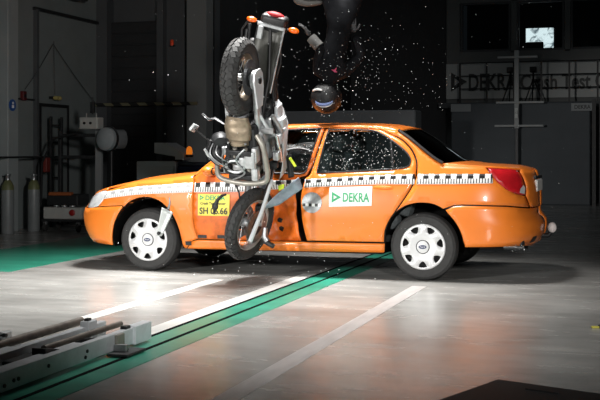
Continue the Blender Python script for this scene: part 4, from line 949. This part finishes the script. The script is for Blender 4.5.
# torn fairing hanging at the fork
def slab(name, pts, th, m, parent, bend=.02):
    """thick curved plate through four corner points, world coordinates mapped into the parent space"""
    a, b, c, d = [Vector(p) for p in pts]; n = (b - a).cross(d - a).normalized(); V = []; F = []; N = 6
    for i in range(N + 1):
        for j in range(N + 1):
            s, t = i / N, j / N; p = (a * (1 - s) + b * s) * (1 - t) + (d * (1 - s) + c * s) * t
            V.append(tuple(p + n * bend * math.sin(PI * s) * math.sin(PI * (.2 + .8 * t))))
    for i in range(N):
        for j in range(N): o = i * (N + 1) + j; F.append((o, o + N + 1, o + N + 2, o + 1))
    o = MB().add((V, F), 0, True).build(name, m, parent); md = o.modifiers.new('solid', 'SOLIDIFY'); md.thickness = th; md.offset = 0
    return o
slab('torn_fairing', [wl2((-3.29, 9.17, .64)), wl2((-2.97, 9.27, .93)), wl2((-2.95, 9.33, .83)), wl2((-3.16, 9.28, .68))], .006, BLUEGREY, bike, .03)
slab('torn_fairing', [wl2((-3.08, 9.24, 1.12)), wl2((-3.04, 9.26, 1.14)), wl2((-3.02, 9.3, .93)), wl2((-3.07, 9.28, .92))], .006, BLACK, bike, .02)
slab('neon_strip', [wl2((-3.14, 9.20, .85)), wl2((-3.09, 9.22, .87)), wl2((-3.10, 9.24, .83)), wl2((-3.14, 9.22, .81))], .004, NEON, bike, .01)
slab('neon_strip', [wl2((-3.05, 9.22, 1.10)), wl2((-3.03, 9.22, 1.11)), wl2((-2.98, 9.24, 1.03)), wl2((-3.0, 9.24, 1.02))], .004, NEON, bike, .01)

# ================================================================ flying debris
fp = thing('metal_flap', 'pale metal plate with a thin stem flying in front of the front wheel', 'debris', (-3.93, 8.5, .55))
slab('plate', [(-.015, .0, .135), (.075, .03, .09), (-.018, .0, -.11), (-.062, -.01, -.105)], .008, mat('pale_flap', (.52, .55, .54), .4, .3, .08, 10), fp, .012)
MB().add(tube([(.035, .02, .12), (.05, .02, .17), (.045, .02, .22)], [.014, .009, .006], 8), 0, True).build('stem', STEEL, fp)
MB().add(ball((-.035, -.02, -.085), .016, 10, 8), 0, True).build('bolt', DARKMETAL, fp)
lv = thing('broken_lever', 'small black broken lever flying in front of the yellow placard', 'debris', (-3.6, 8.88, .68))
MB().add(tube([(.085, .02, .105), (.05, .01, .095), (.01, 0, .055), (-.005, 0, .02)], [.009, .012, .016, .02], 8), 0, True).build('arm', BLACK, lv)
MB().add(ball((-.012, 0, .0), (.03, .02, .036), 14, 8), 0, True).add(tube([(-.02, 0, -.02), (-.022, 0, -.075)], [.012, .006], 8), 0, True).build('pivot', BLACK, lv)
pg = thing('broken_foot_peg', 'broken black and silver foot peg falling beside the front wheel of the motorcycle', 'debris', (-3.24, 9.2, .36))
MB().add(tube([(-.02, 0, .12), (-.03, 0, .04), (0, 0, .0)], [.02, .03, .026], 10), 0, True).build('bracket', STEEL, pg)
MB().add(tube([(-.03, 0, .0), (.06, 0, -.045)], .022, 10), 0, True).build('peg', BLACK, pg)
yf = thing('yellow_fragment', 'small yellow green plastic fragment lying on the floor at right', 'debris', (-0.338, 7.428, 0))
MB().add(box((0, 0, .006), (.05, .03, .012), .003), 0, False, Matrix.Rotation(.4, 4, 'Z')).build('shell', mat('dull_yellow', (.55, .50, .08), .5), yf)
MB().add(box((.035, .01, .011), (.03, .012, .022), .003)).build('clip', BLACK, yf)
SH = mat('glass_shards', (.86, .9, .9), .15, 0, 0, spec=.8)
mb = MB()
def shard(c, r):
    q = Quaternion((random.random(), random.random(), random.random(), random.random())); q.normalize()
    pts = [(1, 0, 0), (-.5, .8, 0), (-.6, -.7, .1), (0, 0, .7)]
    r *= 1.12
    mb.add(([tuple(Vector(c) + q @ (Vector(p) * r * random.uniform(.6, 1.2))) for p in pts], [(0, 1, 2), (0, 3, 1), (1, 3, 2), (2, 3, 0)]))
def gs(m, s): return random.gauss(m, s)
cnt = 0
while cnt < 380: 
    c = (gs(-2.55, .42), gs(9.55, .25), gs(1.80, .28)); cnt += 1
    if c[2] > 1.5 or c[1] < 9.4: shard(c, random.choice([.003, .003, .004, .005, .006]))
for i in range(420): shard((random.uniform(-3.02, -2.1), random.uniform(9.50, 9.62), 1.0 + .38 * random.random() ** 1.4), random.choice([.003, .0045, .005, .0065]))
for i in range(230): shard((random.uniform(-4.6, -.6), random.uniform(8.4, 9.5), random.uniform(.25, 2.9)), random.choice([.0025, .003, .004, .005]))
for i in range(60): shard((gs(-3.1, .35), gs(8.9, .12), random.uniform(.02, .35)), random.choice([.004, .005, .007]))
for i in range(14): shard((gs(-1.05, .05), 9.3, random.uniform(.30, .38)), .004)
tag(mb.build('glass_spray', SH), 'spray of tiny white glass fragments in the air around the crash', 'glass', None, 'stuff')

# ================================================================ crash dummy flying head down over the roof
SUIT = mat('dark_riding_suit', (.008, .0085, .010), .95, 0, .35, 14, .3, spec=.1)
dm = thing('crash_dummy', 'dark clothed crash dummy flying head down above the car roof', 'dummy', (-2.9, 10.1, 1.55))
dl = Vector(dm.location)
def skin(name, J, E, m, parent, root=0, sub=2):
    me = bpy.data.meshes.new(name); me.from_pydata([tuple(Vector(p[:3]) - dl) for p in J], E, []); me.materials.append(m)
    o = bpy.data.objects.new(name, me); COL.objects.link(o); o.parent = parent
    md = o.modifiers.new('skin', 'SKIN'); md.use_smooth_shade = True
    for i, p in enumerate(J):
        sv = me.skin_vertices[0].data[i]; r = p[3]; sv.radius = r if isinstance(r, tuple) else (r, r); sv.use_root = (i == root)
    s = o.modifiers.new('sub', 'SUBSURF'); s.levels = sub; s.render_levels = sub
    return o
Y0 = 10.1
J = [(-2.80, Y0, 2.46, (.15, .12)), (-2.83, Y0, 2.30, (.135, .11)), (-2.88, Y0, 2.10, (.165, .12)), (-2.91, Y0, 1.95, (.13, .10)), (-2.93, Y0, 1.84, (.06, .06)), (-2.95, Y0, 1.74, (.06, .06)),
     (-3.03, 10.06, 1.95, (.075, .07)), (-2.99, 10.0, 2.10, (.055, .055)), (-2.97, 9.96, 2.14, (.05, .05)), (-3.07, 9.95, 2.25, (.042, .042)),
     (-2.78, 10.14, 1.93, (.075, .07)), (-2.66, 10.20, 2.06, (.055, .055)), (-2.64, 10.20, 2.10, (.05, .05)), (-2.68, 10.12, 2.27, (.042, .042)),
     (-2.88, 10.08, 2.56, (.10, .10)), (-2.96, 10.02, 2.76, (.085, .085)), (-3.01, 9.98, 2.86, (.07, .07)), (-3.10, 9.98, 2.78, (.065, .065)), (-3.21, 9.98, 2.66, (.05, .05)),
     (-2.72, 10.14, 2.56, (.10, .10)), (-2.65, 10.16, 2.78, (.085, .085)), (-2.62, 10.18, 2.96, (.07, .07)), (-2.58, 10.2, 3.12, (.065, .065)), (-2.53, 10.22, 3.36, (.048, .048))]
E_ = [(0, 1), (1, 2), (2, 3), (3, 4), (4, 5), (3, 6), (6, 7), (7, 8), (8, 9), (3, 10), (10, 11), (11, 12), (12, 13), (0, 14), (14, 15), (15, 16), (16, 17), (17, 18), (0, 19), (19, 20), (20, 21), (21, 22), (22, 23)]
skin('body', J, E_, SUIT, dm)
def hand(wr, d, side, m):
    """palm with four fingers and thumb, slightly curled"""
    wr = Vector(wr); d = Vector(d).normalized(); s = Vector(side); s = (s - d * s.dot(d)).normalized(); n = d.cross(s)
    JJ = [(*wr, (.03, .022)), (*(wr + d * .05), (.042, .018)), (*(wr + d * .085), (.042, .015))]; EE = [(0, 1), (1, 2)]
    for k, L in ((-1.5, .055), (-.5, .068), (.5, .065), (1.5, .048)):
        b = wr + d * .088 + s * k * .021; o = len(JJ)
        for q, t in enumerate((0, .5, 1)): JJ.append((*(b + d * L * t + n * .03 * t * t), (.0095 - .001 * q,) * 2))
        EE += [(2, o), (o, o + 1), (o + 1, o + 2)]
    o = len(JJ); b = wr + d * .03 + s * .04
    for t in (0, .5, 1): JJ.append((*(b + d * .05 * t + s * .03 * t + n * .015 * t), (.011, .011)))
    EE += [(1, o), (o, o + 1), (o + 1, o + 2)]
    return skin('glove', JJ, EE, m, dm, 0, 1)
GLV = mat('glove_grey', (.03, .03, .032), .7, 0, .3, 20)
hand((-3.08, 9.95, 2.26), (-.5, -.1, .86), (0, 1, .2), GLV)
hand((-2.685, 10.11, 2.29), (-.1, -.25, .95), (1, 0, 0), GLV)
MB().add(tube([tuple(Vector((-2.985, 9.955, 2.155)) - dl), tuple(Vector((-3.065, 9.95, 2.245)) - dl)], [.056, .050], 14), 0, True).build('cuff', mat('cuff_grey', (.08, .08, .077), .7), dm)
SHOE = mat('boot_grey', (.06, .058, .054), .7, 0, .2, 15)
skin('boot', [(-3.20, 9.98, 2.68, (.055, .055)), (-3.22, 9.98, 2.61, (.05, .055)), (-3.12, 9.99, 2.575, (.05, .035)), (-3.01, 10.0, 2.58, (.045, .028)), (-2.96, 10.0, 2.585, (.03, .02))], [(0, 1), (1, 2), (2, 3), (3, 4)], SHOE, dm)
skin('boot', [(-2.54, 10.22, 3.34, (.055, .055)), (-2.52, 10.22, 3.42, (.05, .055)), (-2.56, 10.14, 3.46, (.05, .035)), (-2.6, 10.05, 3.47, (.04, .028))], [(0, 1), (1, 2), (2, 3)], SHOE, dm)
hc_ = Vector((-2.95, 10.08, 1.675)) - dl
hel = MB().add(ball(tuple(hc_), (.150, .165, .150), 28, 18), 0, True).build('helmet', mat('helmet_black', (.010, .010, .011), .55), dm)
def arc(a0, a1, z, r, k=9): return [tuple(hc_ + Vector((r * math.sin(a0 + (a1 - a0) * i / k), -1.08 * r * math.cos(a0 + (a1 - a0) * i / k), z + .012 * math.sin(3 * i / k)))) for i in range(k + 1)]
MB().add(tube(arc(-.85, .02, .062, .140), [.004] + [.010] * 8 + [.004], 8), 0, True).build('visor_trim', WHITECARD, hel)
bl = [tuple(hc_ + Vector((.085 * math.cos(a) + .02, -.150, -.035 + .042 * math.sin(a)))) for a in [PI + PI * i / 10 for i in range(11)]]
MB().add(tube(bl, [.004, .01, .014, .018, .02, .021, .02, .018, .014, .01, .004], 8), 0, True).build('helmet_decal', mat('helmet_blue', (.12, .16, .32), .4), hel)
MB().add(tube([tuple(Vector(q) - Vector((0, .004, .012))) for q in bl], [.003, .004, .006, .008, .009, .009, .009, .008, .006, .004, .003], 8), 0, True).build('helmet_decal', WHITECARD, hel)
PK = mat('pink_badge', (.50, .06, .13), .6)
MB().add(prism([(-.032, .012), (-.004, .010), (.016, .03), (.020, .028), (.010, 0), (.028, -.016), (-.004, -.012)], 0, .006), 0, False, Matrix.Translation(Vector((-2.84, 9.985, 1.925)) - dl) @ Matrix.Rotation(PI / 2, 4, 'X')).build('badge', PK, dm)

# ================================================================ launch sled on the floor rails
GREYM = mat('sled_grey_paint', (.66, .69, .72), .45, .05, .12, 9, .1)
RUST = mat('rough_steel_pipe', (.16, .14, .12), .6, .5, .35, 12, .2)
sl = thing('launch_sled', 'grey steel launch sled with long pipes on the floor rails at bottom left', 'sled', (-2.9, 4.6, 0))
def sb(name, x0, x1, y0, y1, z0, z1, m, b=.004, parent=None): return bx(name, x0 + 2.9, x1 + 2.9, y0 - 4.6, y1 - 4.6, z0, z1, m, parent or sl, b)
b1 = sb('beam', -2.945, -2.905, 3.0, 6.06, .02, .118, GREYM)
sb('flange', -2.99, -2.90, 3.0, 5.3, .111, .119, GREYM, .002, b1)
b2 = sb('beam', -3.17, -3.13, 3.0, 5.95, .03, .135, GREYM)
sb('flange', -3.21, -3.115, 3.0, 5.0, .128, .136, GREYM, .002, b2)
for y in (3.4, 4.2, 4.95, 5.55): sb('cross_member', -3.12, -2.945, y, y + .07, .04, .09, DARKMETAL)
sb('end_plate', -2.955, -2.89, 5.86, 6.08, .015, .125, GREYM)
sb('guide_bracket', -2.905, -2.888, 5.62, 5.72, .01, .11, TUBEGREY)
sb('guide_foot', -2.905, -2.77, 5.52, 5.76, .006, .022, DARKMETAL)
sb('guide_gusset', -2.90, -2.82, 5.60, 5.64, .02, .06, STEEL)
for y, z in ((5.3, .075), (5.28, .045), (4.9, .07), (4.62, .06), (4.58, .06), (4.5, .05), (5.95, .10), (5.95, .04)):
    MB().add(lathe([(0, 0), (.010, 0), (.010, .006), (0, .008)], 10), 0, True, axisM((.0 - .004, y - 4.6, z), (1, 0, 0))).build('bolt', BLACK, sl)
sb('wedge_plate', -3.08, -2.95, 4.75, 5.12, .09, .11, DARKMETAL)
MB().add(prism([(4.95 - 4.6, .10), (5.2 - 4.6, .10), (4.95 - 4.6, .145)], -.13, -.05), 0, False, Matrix(((0, 0, 1, 0), (1, 0, 0, 0), (0, 1, 0, 0), (0, 0, 0, 1)))).build('wedge', BLACK, sl)
sb('clamp_block', -2.95, -2.91, 5.78, 5.84, .11, .135, DARKMETAL); sb('clamp_block', -3.17, -3.11, 5.70, 5.80, .11, .165, GREYM)
sb('clamp_bolt', -3.155, -3.125, 5.72, 5.76, .16, .18, BLACK)
sb('cross_member', -3.36, -2.95, 5.0, 5.08, .05, .095, DARKMETAL); sb('cross_member', -3.36, -2.95, 4.0, 4.08, .05, .095, DARKMETAL)
def pipe(x, y0, y1, z, r): MB().add(lathe([(r * .75, y1 - y0), (r, y1 - y0), (r, 0), (0, 0)], 18), 0, True, axisM((x + 2.9, y0 - 4.6, z), (0, 1, 0))).add(lathe([(r * .74, y1 - y0), (r * .7, y1 - y0 - .1), (0, y1 - y0 - .1)], 18), 1, True, axisM((x + 2.9, y0 - 4.6, z), (0, 1, 0))).build('pipe', [RUST, BLACK], sl)
pipe(-3.30, 3.0, 5.95, .125, .025); pipe(-3.05, 5.1, 5.98, .115, .018)
cl = thing('clamp_unit', 'small grey clamp fixture beyond the sled pipe at the left edge', 'clamp', (-3.62, 5.5, 0))
MB().add(box((0, 0, .035), (.24, .22, .07), .006)).build('base', GREYM, cl)
MB().add(box((-.05, .0, .10), (.05, .12, .07), .008)).build('jaw', ALU, cl)
MB().add(box((.06, .02, .09), (.04, .1, .05), .006)).build('jaw', ALU, cl)
MB().add(tube([(-.1, -.02, .1), (.1, -.02, .1)], .012, 10)).build('screw', DARKMETAL, cl)
# ================================================================ dark case corner at bottom right
cs = thing('equipment_pad', 'black flat case whose corner shows at the bottom right edge', 'case', (-.68, 5.13, 0)); cs.rotation_euler = (0, 0, math.radians(-20))
MB().add(box((.55, -.5, .045), (1.1, 1.0, .09), .012)).build('base', BLACK, cs)
MB().add(box((.55, -.5, .098), (1.06, .96, .012), .004)).build('lid', mat('pad_black', (.02, .02, .02), .6, 0, .2, 6), cs)
MB().add(box((.30, -.14, .105), (.16, .02, .01), .003)).build('latch', BLACK, cs)
